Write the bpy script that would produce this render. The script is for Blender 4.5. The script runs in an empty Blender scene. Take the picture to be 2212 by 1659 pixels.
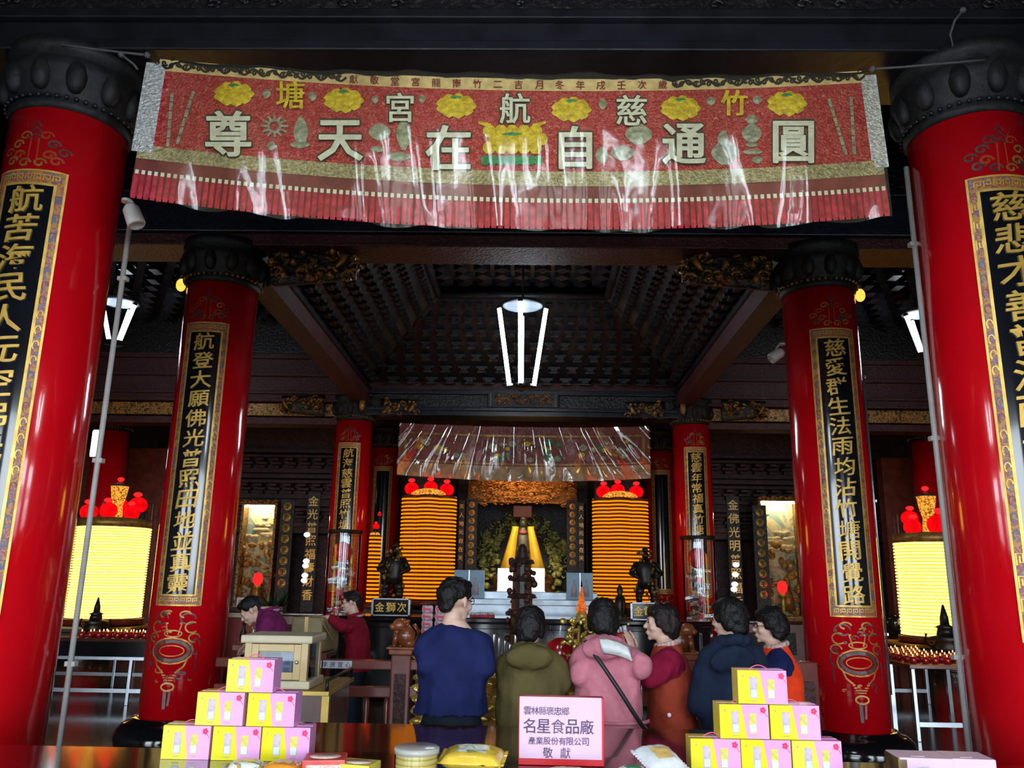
import bpy, bmesh, math, random
from math import sin, cos, pi, radians as RAD, atan2, hypot
from mathutils import Vector, Matrix, Euler, noise
random.seed(7)
S = bpy.context.scene
COL = S.collection
# ------------------------------------------------------------------ camera, sky, exposure
F, PITCH, YAW, ROLL = 1748.0, 0.2344, -0.0210, 0.0159
CAM = Vector((0.1265, 0.0, 1.743))
_cp, _sp, _cy, _sy = cos(PITCH), sin(PITCH), cos(YAW), sin(YAW)
FWD = Vector((_sy*_cp, _cy*_cp, _sp)); _r0 = Vector((_cy, -_sy, 0)); _u0 = _r0.cross(FWD)
RIGHT = cos(ROLL)*_r0 + sin(ROLL)*_u0; UP = -sin(ROLL)*_r0 + cos(ROLL)*_u0
cd = bpy.data.cameras.new('camera'); cam = bpy.data.objects.new('camera', cd); COL.objects.link(cam)
cd.sensor_width = 36; cd.lens = F/2212*36; cd.clip_start = .05; cd.clip_end = 200
cam.matrix_world = Matrix(((RIGHT.x, UP.x, -FWD.x, CAM.x), (RIGHT.y, UP.y, -FWD.y, CAM.y), (RIGHT.z, UP.z, -FWD.z, CAM.z), (0, 0, 0, 1)))
S.camera = cam
W = bpy.data.worlds.new('daylight'); S.world = W; W.use_nodes = True
bg = W.node_tree.nodes['Background']; bg.inputs[0].default_value = (.80, .90, 1.0, 1); bg.inputs[1].default_value = 12.0
S.view_settings.view_transform = 'Standard'; S.view_settings.look = 'None'
S.view_settings.exposure = 0.0; S.view_settings.gamma = 1.0; S.view_settings.use_curve_mapping = False
cy = S.cycles
cy.max_bounces = 6; cy.diffuse_bounces = 3; cy.glossy_bounces = 4; cy.transmission_bounces = 4; cy.transparent_max_bounces = 8
cy.caustics_reflective = False; cy.caustics_refractive = False; cy.sample_clamp_indirect = 3.0; cy.sample_clamp_direct = 0.0
DOORS = ((-2.2, 2.2, 4.2), (-6.6, -3.6, 3.9), (3.6, 6.6, 3.9), (-11.5, -8.2, 3.6), (8.2, 11.5, 3.6))
WALL_FRONT_Y = -4.0
for i, (x0, x1, h) in enumerate(DOORS):           # sky portals standing in the doorways behind the camera
    l = bpy.data.lights.new('doorway_portal', 'AREA'); l.shape = 'RECTANGLE'; l.size = x1-x0; l.size_y = h; l.cycles.is_portal = True
    o = bpy.data.objects.new('doorway_portal', l); COL.objects.link(o); o.location = ((x0+x1)/2, WALL_FRONT_Y-.02, h/2); o.rotation_euler = (RAD(90), 0, 0)

# ------------------------------------------------------------------ helpers
def at(px, py, Y):
    """the point of the depth plane y = Y seen at a photograph pixel"""
    d = FWD + RIGHT*((px-1106)/F) + UP*((829.5-py)/F)
    return CAM + d*(Y/d.y)
def atz(px, py, Z):
    d = FWD + RIGHT*((px-1106)/F) + UP*((829.5-py)/F)
    return CAM + d*((Z-CAM.z)/d.z)
def tag(o, label=None, cat=None, group=None, kind=None):
    if label: o['label'] = label
    if cat: o['category'] = cat
    if group: o['group'] = group
    if kind: o['kind'] = kind
    return o
def thing(name, label, cat, loc=(0, 0, 0), rz=0, group=None):
    o = bpy.data.objects.new(name, None); COL.objects.link(o); o.empty_display_size = .1
    o.location = loc; o.rotation_euler = (0, 0, rz)
    return tag(o, label, cat, group)
def copy_tree(o, parent=None):
    c = o.copy(); COL.objects.link(c)
    if parent: c.parent = parent; c.matrix_parent_inverse = Matrix()
    for ch in list(o.children): copy_tree(ch, c)
    return c
class MB:
    def __init__(s): s.bm = bmesh.new(); s.mi = 0; s.off = Vector((0, 0, 0))
    def v(s, p): return s.bm.verts.new(Vector(p)-s.off)
    def f(s, vs):
        try: f = s.bm.faces.new(vs); f.material_index = s.mi; return f
        except ValueError: return None
    def box(s, c, d, rot=None, bev=0):
        t = bmesh.new(); bmesh.ops.create_cube(t, size=1)
        bmesh.ops.scale(t, vec=d, verts=t.verts)
        if bev: bmesh.ops.bevel(t, geom=t.edges[:], offset=bev, segments=2, affect='EDGES', profile=.6)
        M = Matrix.Translation(Vector(c)-s.off) @ (rot.to_matrix().to_4x4() if rot else Matrix())
        s.add(t, M)
    def add(s, t, M=Matrix()):
        vm = [s.bm.verts.new(M @ v.co) for v in t.verts]; t.verts.index_update()
        for f in t.faces:
            g = s.f([vm[v.index] for v in f.verts])
            if g: g.smooth = f.smooth
        t.free()
    def box2(s, a, b, bev=0):
        a, b = Vector(a), Vector(b); s.box((a+b)/2, [abs(b[i]-a[i]) for i in range(3)], None, bev)
    def lathe(s, prof, n=32, c=(0, 0, 0), cap=True, sm=True, rot=None):
        c = Vector(c)-s.off; R = rot.to_matrix() if rot else Matrix.Identity(3); rings = []
        for r, z in prof: rings.append([s.bm.verts.new(c+R @ Vector((r*cos(2*pi*k/n), r*sin(2*pi*k/n), z))) for k in range(n)])
        for a, b in zip(rings, rings[1:]):
            for k in range(n):
                f = s.f([a[k], a[(k+1) % n], b[(k+1) % n], b[k]])
                if f: f.smooth = sm
        if cap:
            s.f(rings[0][::-1]); s.f(rings[-1])
    def ell(s, c, r, n=16, rot=None):
        t = bmesh.new(); bmesh.ops.create_uvsphere(t, u_segments=n, v_segments=max(6, n*2//3), radius=1)
        for f in t.faces: f.smooth = True
        bmesh.ops.scale(t, vec=r if hasattr(r, '__len__') else (r, r, r), verts=t.verts)
        s.add(t, Matrix.Translation(Vector(c)-s.off) @ (rot.to_matrix().to_4x4() if rot else Matrix()))
    def cone(s, a, b, r0, r1, n=12, cap=True):
        a, b = Vector(a)-s.off, Vector(b)-s.off; q = (b-a).to_track_quat('Z', 'Y').to_matrix(); R = []
        for p, r in ((a, r0), (b, r1)): R.append([s.bm.verts.new(p+q @ Vector((r*cos(2*pi*k/n), r*sin(2*pi*k/n), 0))) for k in range(n)])
        for k in range(n):
            f = s.f([R[0][k], R[0][(k+1) % n], R[1][(k+1) % n], R[1][k]])
            if f: f.smooth = True
        if cap: s.f(R[0][::-1]); s.f(R[1])
    def chain(s, pts, rs, n=12):
        for i in range(len(pts)-1): s.cone(pts[i], pts[i+1], rs[i], rs[i+1], n)
        for p, r in zip(pts, rs): s.ell(p, r, n)
    def tube(s, pts, r, n=8):
        pts = [Vector(p) for p in pts]; rings = []
        for i, p in enumerate(pts):
            t = (pts[min(i+1, len(pts)-1)]-pts[max(i-1, 0)]).normalized(); q = t.to_track_quat('Z', 'Y').to_matrix()
            rr = r[i] if hasattr(r, '__len__') else r
            rings.append([s.v(p+q @ Vector((rr*cos(2*pi*k/n), rr*sin(2*pi*k/n), 0))) for k in range(n)])
        for a, b in zip(rings, rings[1:]):
            for k in range(n):
                f = s.f([a[k], a[(k+1) % n], b[(k+1) % n], b[k]])
                if f: f.smooth = True
        s.f(rings[0][::-1]); s.f(rings[-1])
    def loft(s, rings, n=20, cap=True):
        """rings of (centre, rx, ry)"""
        R = []
        for c, rx, ry in rings:
            c = Vector(c); R.append([s.v(c+Vector((rx*cos(2*pi*k/n), ry*sin(2*pi*k/n), 0))) for k in range(n)])
        for a, b in zip(R, R[1:]):
            for k in range(n):
                f = s.f([a[k], a[(k+1) % n], b[(k+1) % n], b[k]])
                if f: f.smooth = True
        if cap: s.f(R[0][::-1]); s.f(R[-1])
    def grid(s, fn, nu, nv, sm=True, close=False):
        G = [[s.v(fn(i/nu, j/nv)) for i in range(nu+1)] for j in range(nv+1)]
        for j in range(nv):
            for i in range(nu):
                f = s.f([G[j][i], G[j][i+1], G[j+1][i+1], G[j+1][i]])
                if f: f.smooth = sm
    def glyph(s, ch, fn):
        """a written character; fn maps (x, y, t) with x, y in -.5...5 to space"""
        vs, fs = GLY[ch]; m = [s.v(fn(x, y, t)) for x, y, t in vs]
        for f in fs: s.f([m[i] for i in f])
    def stroke(s, pts, w, fn, closed=False):
        """a flat ribbon of width w along 2-D pts, mapped by fn(u, v)"""
        P = [Vector(p) for p in pts]; n = len(P); L = []
        for i in range(n):
            a = P[(i-1) % n] if (closed or i) else P[i]; b = P[(i+1) % n] if (closed or i < n-1) else P[i]
            t = (b-a); t = t.normalized() if t.length > 1e-9 else Vector((1, 0)); q = Vector((-t.y, t.x))*w/2
            L.append((s.v(fn(*(P[i]+q))), s.v(fn(*(P[i]-q)))))
        for i in range(n if closed else n-1):
            a, b = L[i], L[(i+1) % n]; s.f([a[0], a[1], b[1], b[0]])
    def build(s, name, mats, parent=None, loc=None, solid=0, sub=0, bev=0):
        me = bpy.data.meshes.new(name)
        if loc is not None:
            for v in s.bm.verts: v.co -= Vector(loc)
        s.bm.normal_update(); s.bm.to_mesh(me); s.bm.free()
        for m in (mats if isinstance(mats, (list, tuple)) else [mats]): me.materials.append(m)
        o = bpy.data.objects.new(name, me); COL.objects.link(o)
        if loc is not None: o.location = loc
        if parent: o.parent = parent
        if solid: q = o.modifiers.new('solid', 'SOLIDIFY'); q.thickness = solid; q.offset = 0
        if bev: q = o.modifiers.new('bevel', 'BEVEL'); q.width = bev; q.segments = 2
        return o
def struct(mb, name, mats, **k): return tag(mb.build(name, mats, **k), kind='structure')

# ------------------------------------------------------------------ glyphs (built-in font)
TXT = ('圓通自在天尊竹慈航宮塘獻敬堂龍南二吉月冬年戌壬次歲苦海民人元空悲才善普登大願佛光照田地並真靈愛群生法雨均沾開覺路'
       '雲常福名星食品廠林縣褒忠鄉產業股份有限公司香案桌李房宣心添油箱金電獅壽財明')
GLY = {}
for ch in sorted(set(TXT)):
    cu = bpy.data.curves.new('t', 'FONT'); cu.body = ch; cu.size = 1; cu.offset = 0 if ch in '食塘獻褒縣鄉龍' else .010; cu.resolution_u = 2
    o = bpy.data.objects.new('t', cu); COL.objects.link(o)
    m = bpy.data.meshes.new_from_object(o.evaluated_get(bpy.context.evaluated_depsgraph_get()))
    t = bmesh.new(); t.from_mesh(m)
    for k in range(1, 6):
        for ax in (0, 1):
            co = Vector((0, 0, 0)); co[ax] = k/6
            no = Vector((0, 0, 0)); no[ax] = 1
            if ax == 0: bmesh.ops.bisect_plane(t, geom=t.verts[:]+t.edges[:]+t.faces[:], plane_co=co, plane_no=no)
    xs = [v.co.x for v in t.verts]; ys = [v.co.y for v in t.verts]; cx, cyy = (min(xs)+max(xs))/2, (min(ys)+max(ys))/2
    ext = max(max(xs)-min(xs), max(ys)-min(ys), .8)
    r = bmesh.ops.extrude_face_region(t, geom=t.faces[:]); top = {e for e in r['geom'] if isinstance(e, bmesh.types.BMVert)}
    t.verts.index_update()
    GLY[ch] = ([((v.co.x-cx)/ext, (v.co.y-cyy)/ext, 1.0 if v in top else 0.0) for v in t.verts], [[v.index for v in f.verts] for f in t.faces])
    t.free(); bpy.data.objects.remove(o); bpy.data.curves.remove(cu); bpy.data.meshes.remove(m)

# ------------------------------------------------------------------ materials
def mat(name, col, rough=.5, metal=0, var=.12, scale=6, bump=0, bscale=30, coat=0, emit=None, es=0, col2=None, spec=.5, alpha=1, trans=0, sheen=0, contrast=(.35, .65), ior=1.5):
    m = bpy.data.materials.new(name); m.use_nodes = True; n = m.node_tree.nodes; L = m.node_tree.links; b = n['Principled BSDF']
    tc = n.new('ShaderNodeTexCoord'); nz = n.new('ShaderNodeTexNoise'); nz.inputs['Scale'].default_value = scale; nz.inputs['Detail'].default_value = 4
    L.new(tc.outputs['Object'], nz.inputs['Vector'])
    cr = n.new('ShaderNodeValToRGB'); e = cr.color_ramp.elements; e[0].position, e[1].position = contrast
    c1 = [max(0, c*(1-var)) for c in col]; c2 = col2 or [min(1, c*(1+var)) for c in col]
    e[0].color = (*c1, 1); e[1].color = (*c2, 1)
    L.new(nz.outputs['Fac'], cr.inputs['Fac']); L.new(cr.outputs['Color'], b.inputs['Base Color'])
    b.inputs['Roughness'].default_value = rough; b.inputs['Metallic'].default_value = metal; b.inputs['Coat Weight'].default_value = coat; b.inputs['Coat Roughness'].default_value = .06
    b.inputs['Specular IOR Level'].default_value = spec; b.inputs['Alpha'].default_value = alpha; b.inputs['Transmission Weight'].default_value = trans; b.inputs['IOR'].default_value = ior
    if sheen: b.inputs['Sheen Weight'].default_value = sheen
    if emit: b.inputs['Emission Color'].default_value = (*emit, 1); b.inputs['Emission Strength'].default_value = es
    if bump:
        n2 = n.new('ShaderNodeTexNoise'); n2.inputs['Scale'].default_value = bscale; n2.inputs['Detail'].default_value = 5; L.new(tc.outputs['Object'], n2.inputs['Vector'])
        bp = n.new('ShaderNodeBump'); bp.inputs['Strength'].default_value = bump; bp.inputs['Distance'].default_value = .02
        L.new(n2.outputs['Fac'], bp.inputs['Height']); L.new(bp.outputs['Normal'], b.inputs['Normal'])
    return m
def mottled(name, base, cols, scale=9, rough=.5, metal=0, bump=.6, bscale=24, keep=.5):
    """carved and painted wood: patches of several colours on a dark ground"""
    m = mat(name, base, rough, metal, bump=bump, bscale=bscale); n = m.node_tree.nodes; L = m.node_tree.links; b = n['Principled BSDF']
    tc = n.new('ShaderNodeTexCoord'); vo = n.new('ShaderNodeTexNoise'); vo.inputs['Scale'].default_value = scale; vo.inputs['Detail'].default_value = 3; vo.inputs['Distortion'].default_value = 1.5
    L.new(tc.outputs['Object'], vo.inputs['Vector'])
    cr = n.new('ShaderNodeValToRGB'); cr.color_ramp.interpolation = 'EASE'; e = cr.color_ramp.elements
    e[0].position = .0; e[0].color = (*base, 1); e[1].position = keep; e[1].color = (*base, 1)
    for i, c in enumerate(cols):
        x = e.new(keep+.03+(.26)*(i+.5)/len(cols)); x.color = (*c, 1)
    L.new(vo.outputs['Fac'], cr.inputs['Fac']); L.new(cr.outputs['Color'], b.inputs['Base Color'])
    return m
def glassy(name, col=(.9, .95, 1), rough=.03, opac=.12, bump=0, bscale=6, edge=.12, veil=0, dcol=(.8, .75, .6)):
    """thin clear sheet: see-through with a mirror sheen"""
    m = bpy.data.materials.new(name); m.use_nodes = True; n = m.node_tree.nodes; L = m.node_tree.links; n.remove(n['Principled BSDF'])
    t = n.new('ShaderNodeBsdfTransparent'); t.inputs[0].default_value = (*col, 1); g = n.new('ShaderNodeBsdfGlossy'); g.inputs['Roughness'].default_value = rough; g.inputs[0].default_value = (1, 1, 1, 1)
    fr = n.new('ShaderNodeLayerWeight'); fr.inputs['Blend'].default_value = edge; ad = n.new('ShaderNodeMath'); ad.inputs[1].default_value = opac; ad.use_clamp = True
    mx = n.new('ShaderNodeMixShader'); L.new(fr.outputs['Fresnel'], ad.inputs[0]); L.new(ad.outputs[0], mx.inputs[0]); L.new(t.outputs[0], mx.inputs[1]); L.new(g.outputs[0], mx.inputs[2])
    L.new(mx.outputs[0], n['Material Output'].inputs[0])
    if veil:  # pale diffuse share imitating milky reflections on the sheet
        df = n.new('ShaderNodeBsdfDiffuse'); df.inputs[0].default_value = (*dcol, 1); m2 = n.new('ShaderNodeMixShader'); m2.inputs[0].default_value = veil
        L.new(mx.outputs[0], m2.inputs[1]); L.new(df.outputs[0], m2.inputs[2]); L.new(m2.outputs[0], n['Material Output'].inputs[0])
    if bump:
        tc = n.new('ShaderNodeTexCoord'); nz = n.new('ShaderNodeTexNoise'); nz.inputs['Scale'].default_value = bscale; L.new(tc.outputs['Object'], nz.inputs['Vector'])
        bp = n.new('ShaderNodeBump'); bp.inputs['Strength'].default_value = bump; bp.inputs['Distance'].default_value = .03; L.new(nz.outputs['Fac'], bp.inputs['Height'])
        L.new(bp.outputs['Normal'], g.inputs['Normal']); L.new(bp.outputs['Normal'], fr.inputs['Normal'])
    return m
def glow(name, col, st, col2=None, scale=30):
    """something lit from inside: emission with small lamp-to-lamp variation"""
    m = bpy.data.materials.new(name); m.use_nodes = True; n = m.node_tree.nodes; L = m.node_tree.links; n.remove(n['Principled BSDF'])
    e = n.new('ShaderNodeEmission'); e.inputs[1].default_value = st; tc = n.new('ShaderNodeTexCoord'); nz = n.new('ShaderNodeTexNoise'); nz.inputs['Scale'].default_value = scale
    L.new(tc.outputs['Object'], nz.inputs['Vector']); cr = n.new('ShaderNodeValToRGB'); cr.color_ramp.elements[0].position = .35; cr.color_ramp.elements[1].position = .65
    cr.color_ramp.elements[0].color = (*(col2 or [c*.8 for c in col]), 1); cr.color_ramp.elements[1].color = (*col, 1)
    L.new(nz.outputs['Fac'], cr.inputs['Fac']); L.new(cr.outputs['Color'], e.inputs[0]); L.new(e.outputs[0], n['Material Output'].inputs[0])
    return m
M = {}
M['red'] = mat('red_lacquer', (.72, .003, .010), .15, coat=.7, var=.06, scale=2)
M['black_stone'] = mat('black_granite', (.006, .006, .007), .12, var=.3, scale=40, coat=.3)
M['panel'] = mat('black_lacquer', (.006, .008, .012), .13, coat=.6, var=.2)
M['gold'] = mat('gold_leaf', (.80, .50, .10), .38, .35, var=.18, scale=12)
M['gold_dark'] = mat('old_gold', (.42, .22, .05), .42, .4, var=.35, scale=14)
M['fret'] = mottled('painted_border', (.52, .24, .05), [(.40, .05, .05), (.10, .16, .30), (.55, .30, .07)], 26, .4, bump=.1, keep=.46)
M['capital'] = mottled('near_black_carving', (.005, .006, .007), [(.014, .016, .015), (.009, .010, .010)], 7, .62, bump=.5, bscale=14)  # near-black base with slightly paler flecks
M['beam'] = mat('near_black_beam', (.010, .011, .016), .42, var=.4, scale=5, bump=.2, bscale=12)  # near-black base with random tone variation
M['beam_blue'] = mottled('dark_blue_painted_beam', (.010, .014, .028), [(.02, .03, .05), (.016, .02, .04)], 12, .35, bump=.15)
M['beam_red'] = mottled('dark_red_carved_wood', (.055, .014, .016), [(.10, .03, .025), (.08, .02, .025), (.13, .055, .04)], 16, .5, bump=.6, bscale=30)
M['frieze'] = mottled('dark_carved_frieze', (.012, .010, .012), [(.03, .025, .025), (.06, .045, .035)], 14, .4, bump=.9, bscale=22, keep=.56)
M['wall'] = mottled('dark_plum_carved_wall', (.065, .030, .038), [(.12, .05, .05), (.09, .045, .055), (.16, .09, .07)], 6, .5, bump=.5, bscale=14)
M['brick_wall'] = mat('entrance_plaster', (.10, .04, .03), .6, var=.2, scale=4)
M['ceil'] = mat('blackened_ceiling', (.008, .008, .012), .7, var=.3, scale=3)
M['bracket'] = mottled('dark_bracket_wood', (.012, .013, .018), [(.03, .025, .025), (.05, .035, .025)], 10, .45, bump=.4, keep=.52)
M['gilt'] = mottled('gilt_carving', (.05, .03, .012), [(.45, .20, .04), (.70, .36, .08), (.12, .16, .09), (.30, .05, .03)], 16, .38, .2, bump=.7, bscale=20, keep=.42)
M['steel'] = mat('brushed_steel', (.42, .46, .50), .25, .8, var=.1)
M['white_paint'] = mat('white_painted_metal', (.62, .64, .62), .4, var=.08)
M['grey_pipe'] = mat('grey_plastic_pipe', (.42, .42, .40), .45, var=.1)
M['white'] = mat('white_plastic', (.80, .80, .78), .35, var=.05)
M['tube'] = glow('fluorescent_tube', (.80, .92, 1.0), 30, (.78, .9, 1.0))
M['dark'] = mat('matt_black', (.010, .010, .012), .45, var=.2)
M['black_gloss'] = mat('black_lacquer_table', (.007, .007, .008), .10, var=.2, coat=.4)
M['rosewood'] = mat('polished_rosewood', (.085, .026, .018), .10, var=.25, scale=3, coat=.5)
M['red_wood'] = mat('red_stained_wood', (.20, .045, .028), .28, var=.3, scale=5, coat=.2)
M['clear'] = glassy('clear_acrylic', opac=.05)
def floor_mat():
    m = mat('polished_granite_floor', (.085, .070, .050), .15, var=.5, scale=30, coat=.2); n = m.node_tree.nodes; L = m.node_tree.links; b = n['Principled BSDF']
    tc = n.new('ShaderNodeTexCoord'); br = n.new('ShaderNodeTexBrick'); br.offset = 0; br.inputs['Scale'].default_value = 1; br.inputs['Brick Width'].default_value = .8; br.inputs['Row Height'].default_value = .8
    br.inputs['Mortar Size'].default_value = .004; br.inputs['Color1'].default_value = (1, 1, 1, 1); br.inputs['Color2'].default_value = (.8, .8, .8, 1); br.inputs['Mortar'].default_value = (.2, .2, .2, 1)
    L.new(tc.outputs['Object'], br.inputs['Vector']); mx = n.new('ShaderNodeMix'); mx.data_type = 'RGBA'; mx.blend_type = 'MULTIPLY'; mx.inputs['Factor'].default_value = 1
    src = b.inputs['Base Color'].links[0].from_socket; L.new(src, mx.inputs['A']); L.new(br.outputs['Color'], mx.inputs['B']); L.new(mx.outputs['Result'], b.inputs['Base Color'])
    return m
M['floor'] = floor_mat()
# ------------------------------------------------------------------ the hall: floor, walls, ceiling
HX, BACK, TOP = 14.0, 22.0, 7.6
b = MB(); b.box2((-HX, -9, -.12), (HX, BACK, 0)); struct(b, 'floor', M['floor'])
b = MB(); b.box2((-60, -80, -.14), (60, -9, -.02)); struct(b, 'ground', mat('courtyard_paving', (.20, .19, .18), .8, scale=.5))
b = MB(); b.box2((-HX-.2, WALL_FRONT_Y, 0), (-HX, BACK, TOP)); struct(b, 'wall_left', M['wall'])
b = MB(); b.box2((HX, WALL_FRONT_Y, 0), (HX+.2, BACK, TOP)); struct(b, 'wall_right', M['wall'])
b = MB(); b.box2((-HX, BACK, 0), (HX, BACK+.2, TOP)); struct(b, 'wall_back', M['wall'])
b = MB(); xs = sorted(DOORS); x = -HX
for x0, x1, h in xs:
    b.box2((x, WALL_FRONT_Y-.3, 0), (x0, WALL_FRONT_Y, TOP)); b.box2((x0, WALL_FRONT_Y-.3, h), (x1, WALL_FRONT_Y, TOP)); x = x1
b.box2((x, WALL_FRONT_Y-.3, 0), (HX, WALL_FRONT_Y, TOP)); struct(b, 'wall_front', M['brick_wall'])
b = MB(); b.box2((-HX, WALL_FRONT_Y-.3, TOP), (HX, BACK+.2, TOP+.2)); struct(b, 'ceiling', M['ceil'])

ROWS = ((5.2226, 3.2062), (8.5263, 3.3094), (16.4311, 3.4715))
ZC = 4.817                                            # height of every column shaft
# beams over the three column rows
def beam(name, x0, x1, y, half, layers, mats):
    b = MB()
    for z0, z1, dy, mi in layers:
        b.mi = mi; b.box2((x0, y-half-dy, z0), (x1, y+half+dy, z1), .012)
    return struct(b, name, mats)
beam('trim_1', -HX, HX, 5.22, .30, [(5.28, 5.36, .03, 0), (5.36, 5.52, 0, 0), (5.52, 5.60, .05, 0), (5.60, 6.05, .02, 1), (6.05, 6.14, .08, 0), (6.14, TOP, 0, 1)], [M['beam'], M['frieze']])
b = MB(); random.seed(2)                              # carved scrolls of the frieze over the front beam
for i in range(150):
    x = random.uniform(-5.2, 5.2); z = random.uniform(5.64, 6.0); r = random.uniform(.03, .08)
    b.tube([(x+r*(1-k/10)*cos(k*.8), 4.89, z+r*(1-k/10)*sin(k*.8)*.7) for k in range(9)], .012, 6)
struct(b, 'trim_2', M['frieze'])
beam('trim_3', -HX, HX, 8.53, .28, [(5.26, 5.40, -.02, 1), (5.40, 5.50, .04, 0), (5.50, 5.86, 0, 0), (5.86, 5.95, .06, 0), (5.95, TOP, -.05, 2)], [M['beam_blue'], M['beam_red'], M['frieze']])
# third row: painted lintel between the shrine columns, stacked beams over the side aisles
beam('trim_4', -3.5, 3.5, 16.43, .22, [(4.93, 5.03, .06, 0), (5.03, 5.10, .10, 0), (5.10, 5.38, 0, 1), (5.38, 5.47, .08, 0), (5.47, 5.75, 0, 2), (5.75, 5.80, .06, 0), (5.80, 6.4, -.02, 2)], [M['beam_blue'], M['frieze'], M['beam_red']])
for i, s in enumerate((-1, 1)):
    x0, x1 = sorted((s*3.5, s*HX))
    beam('trim_%d' % (5+i), x0, x1, 16.43, .20, [(4.72, 4.86, .02, 1), (4.90, 5.16, -.02, 2), (5.18, 5.24, .10, 0), (5.24, 5.34, .05, 0), (5.34, 5.40, .10, 0), (5.40, 5.72, 0, 1), (5.72, 5.80, .08, 0), (5.80, 6.1, 0, 1), (6.1, 6.2, .08, 0), (6.2, TOP, -.05, 3)], [M['beam_red'], M['beam_red'], M['gilt'], M['frieze']])
    # the long beams running back from the middle columns to the shrine columns
    b = MB(); y0, y1 = 8.6, 16.3
    for dx0, dx1, z0, z1, mi in ((-.16, .16, 5.16, 5.42, 0), (-.20, .20, 5.42, 5.50, 1), (-.13, .13, 5.50, 5.82, 1), (-.22, .22, 5.82, 5.90, 0), (-.12, .12, 5.9, 6.5, 1)):
        b.mi = mi; P = []
        for y, xc in ((y0, s*3.18), (y1, s*3.30)):
            P.append([(xc+dx0, y, z0), (xc+dx1, y, z0), (xc+dx1, y, z1), (xc+dx0, y, z1)])
        vs = [[b.v(p) for p in q] for q in P]
        for k in range(4): b.f([vs[0][k], vs[0][(k+1) % 4], vs[1][(k+1) % 4], vs[1][k]])
        b.f(vs[0][::-1]); b.f(vs[1])
    b.mi = 0                                            # row of small carved drops along the inner edge
    for k in range(34):
        y = y0+.5+k*.215; b.box((s*3.18-s*.22, y, 5.86), (.07, .09, .12), None, .012)
    struct(b, 'trim_%d' % (7+i), [M['beam_red'], M['beam']])
# coffered ceiling well over the middle bay: four bracketed slopes rising to a flat panel
OUT = (3.0, 8.85, 16.1, 5.62); INN = (1.55, 10.9, 14.0, 6.75)
def slope(a0, a1, b0, b1, nu, nv, name):
    b = MB(); b.grid(lambda u, v: (Vector(a0).lerp(Vector(a1), u)).lerp(Vector(b0).lerp(Vector(b1), u), v), 4, 4, False)
    for j in range(nv):
        for i in range(nu):
            u, v = (i+.5+(.5 if j % 2 else 0))/(nu+.5), (j+.5)/nv
            if u > .98: continue
            p = Vector(a0).lerp(Vector(a1), u).lerp(Vector(b0).lerp(Vector(b1), u), v)
            w = (Vector(a0)-Vector(a1)).length*(1-v)/nu+(Vector(b0)-Vector(b1)).length*v/nu
            d = Vector(a1)-Vector(a0); ang = atan2(d.y, d.x); R = Euler((0, 0, ang))
            b.mi = 0; b.box(p-Vector((0, 0, .06)), (w*.62, w*.34, .05), R); b.box(p-Vector((0, 0, .11)), (w*.34, w*.55, .05), R)
            b.mi = 1; b.box(p-Vector((0, 0, .15)), (w*.5, w*.22, .03), R)
    for q0, q1 in ((a0, b0), (a1, b1)): b.mi = 2; b.tube([q0, Vector(q0).lerp(Vector(q1), .5), q1], .06, 6)
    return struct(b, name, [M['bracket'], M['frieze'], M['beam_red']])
A = [(-OUT[0], OUT[1], OUT[3]), (OUT[0], OUT[1], OUT[3]), (OUT[0]+.12, OUT[2], OUT[3]), (-OUT[0]-.12, OUT[2], OUT[3])]
I = [(-INN[0], INN[1], INN[3]), (INN[0], INN[1], INN[3]), (INN[0], INN[2], INN[3]), (-INN[0], INN[2], INN[3])]
for k in range(4): slope(A[k], A[(k+1) % 4], I[k], I[(k+1) % 4], 15 if k % 2 == 0 else 18, 7, 'trim_%d' % (9+k))
b = MB(); b.box2((-INN[0], INN[1], INN[3]+.25), (INN[0], INN[2], INN[3]+.32))
for k in range(9):
    for j in range(9): b.box((-1.4+k*.35, 11.05+j*.35, INN[3]+.2), (.2, .2, .1), Euler((0, 0, pi/4)))
for a, c in zip(I, I[1:]+I[:1]): b.tube([a, c], .07, 6)
struct(b, 'trim_13', M['bracket'])
for i, s in enumerate((-1, 1)):                        # smaller bracketed ceilings over the aisles
    b = MB(); x0, x1 = s*3.45, s*8.6
    for j in range(16):
        for k in range(10):
            b.box((x0+(x1-x0)*(k+.5+.5*(j % 2))/10.5, 8.95+j*.46, 6.95-.05*min(j, 15-j)), (.26, .16, .12)); b.box((x0+(x1-x0)*(k+.5+.5*(j % 2))/10.5, 8.95+j*.46, 6.84-.05*min(j, 15-j)), (.14, .24, .10))
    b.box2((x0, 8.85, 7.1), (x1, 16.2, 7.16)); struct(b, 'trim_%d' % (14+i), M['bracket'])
# bracket rows high on the back wall
def dougong(name, x0, x1, y, z, n, s=1.0, mats=None):
    b = MB()
    for i in range(n):
        x = x0+(x1-x0)*(i+.5)/n
        for k, (w, d, h) in enumerate(((.16, .2, .08), (.30, .16, .07), (.20, .34, .07), (.42, .16, .07))):
            b.box((x, y-.1*k*.6, z+.09*k*s), (w*s, d*s, h*s), None, .008)
    b.box2((x0, y-.12, z-.16*s), (x1, y+.12, z-.05*s)); b.box2((x0, y-.30, z+.36*s), (x1, y+.12, z+.44*s))
    return struct(b, name, mats or M['wall'])
k = 16
for s in (-1, 1):
    for z in (3.05, 3.75, 4.4):
        x0, x1 = sorted((s*3.9, s*13.5)); dougong('trim_%d' % k, x0, x1, 20.6, z, 26, .95); k += 1
b = MB(); b.box2((-HX, 20.7, 2.75), (HX, BACK, TOP)); struct(b, 'trim_%d' % k, M['wall']); k += 1
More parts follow.
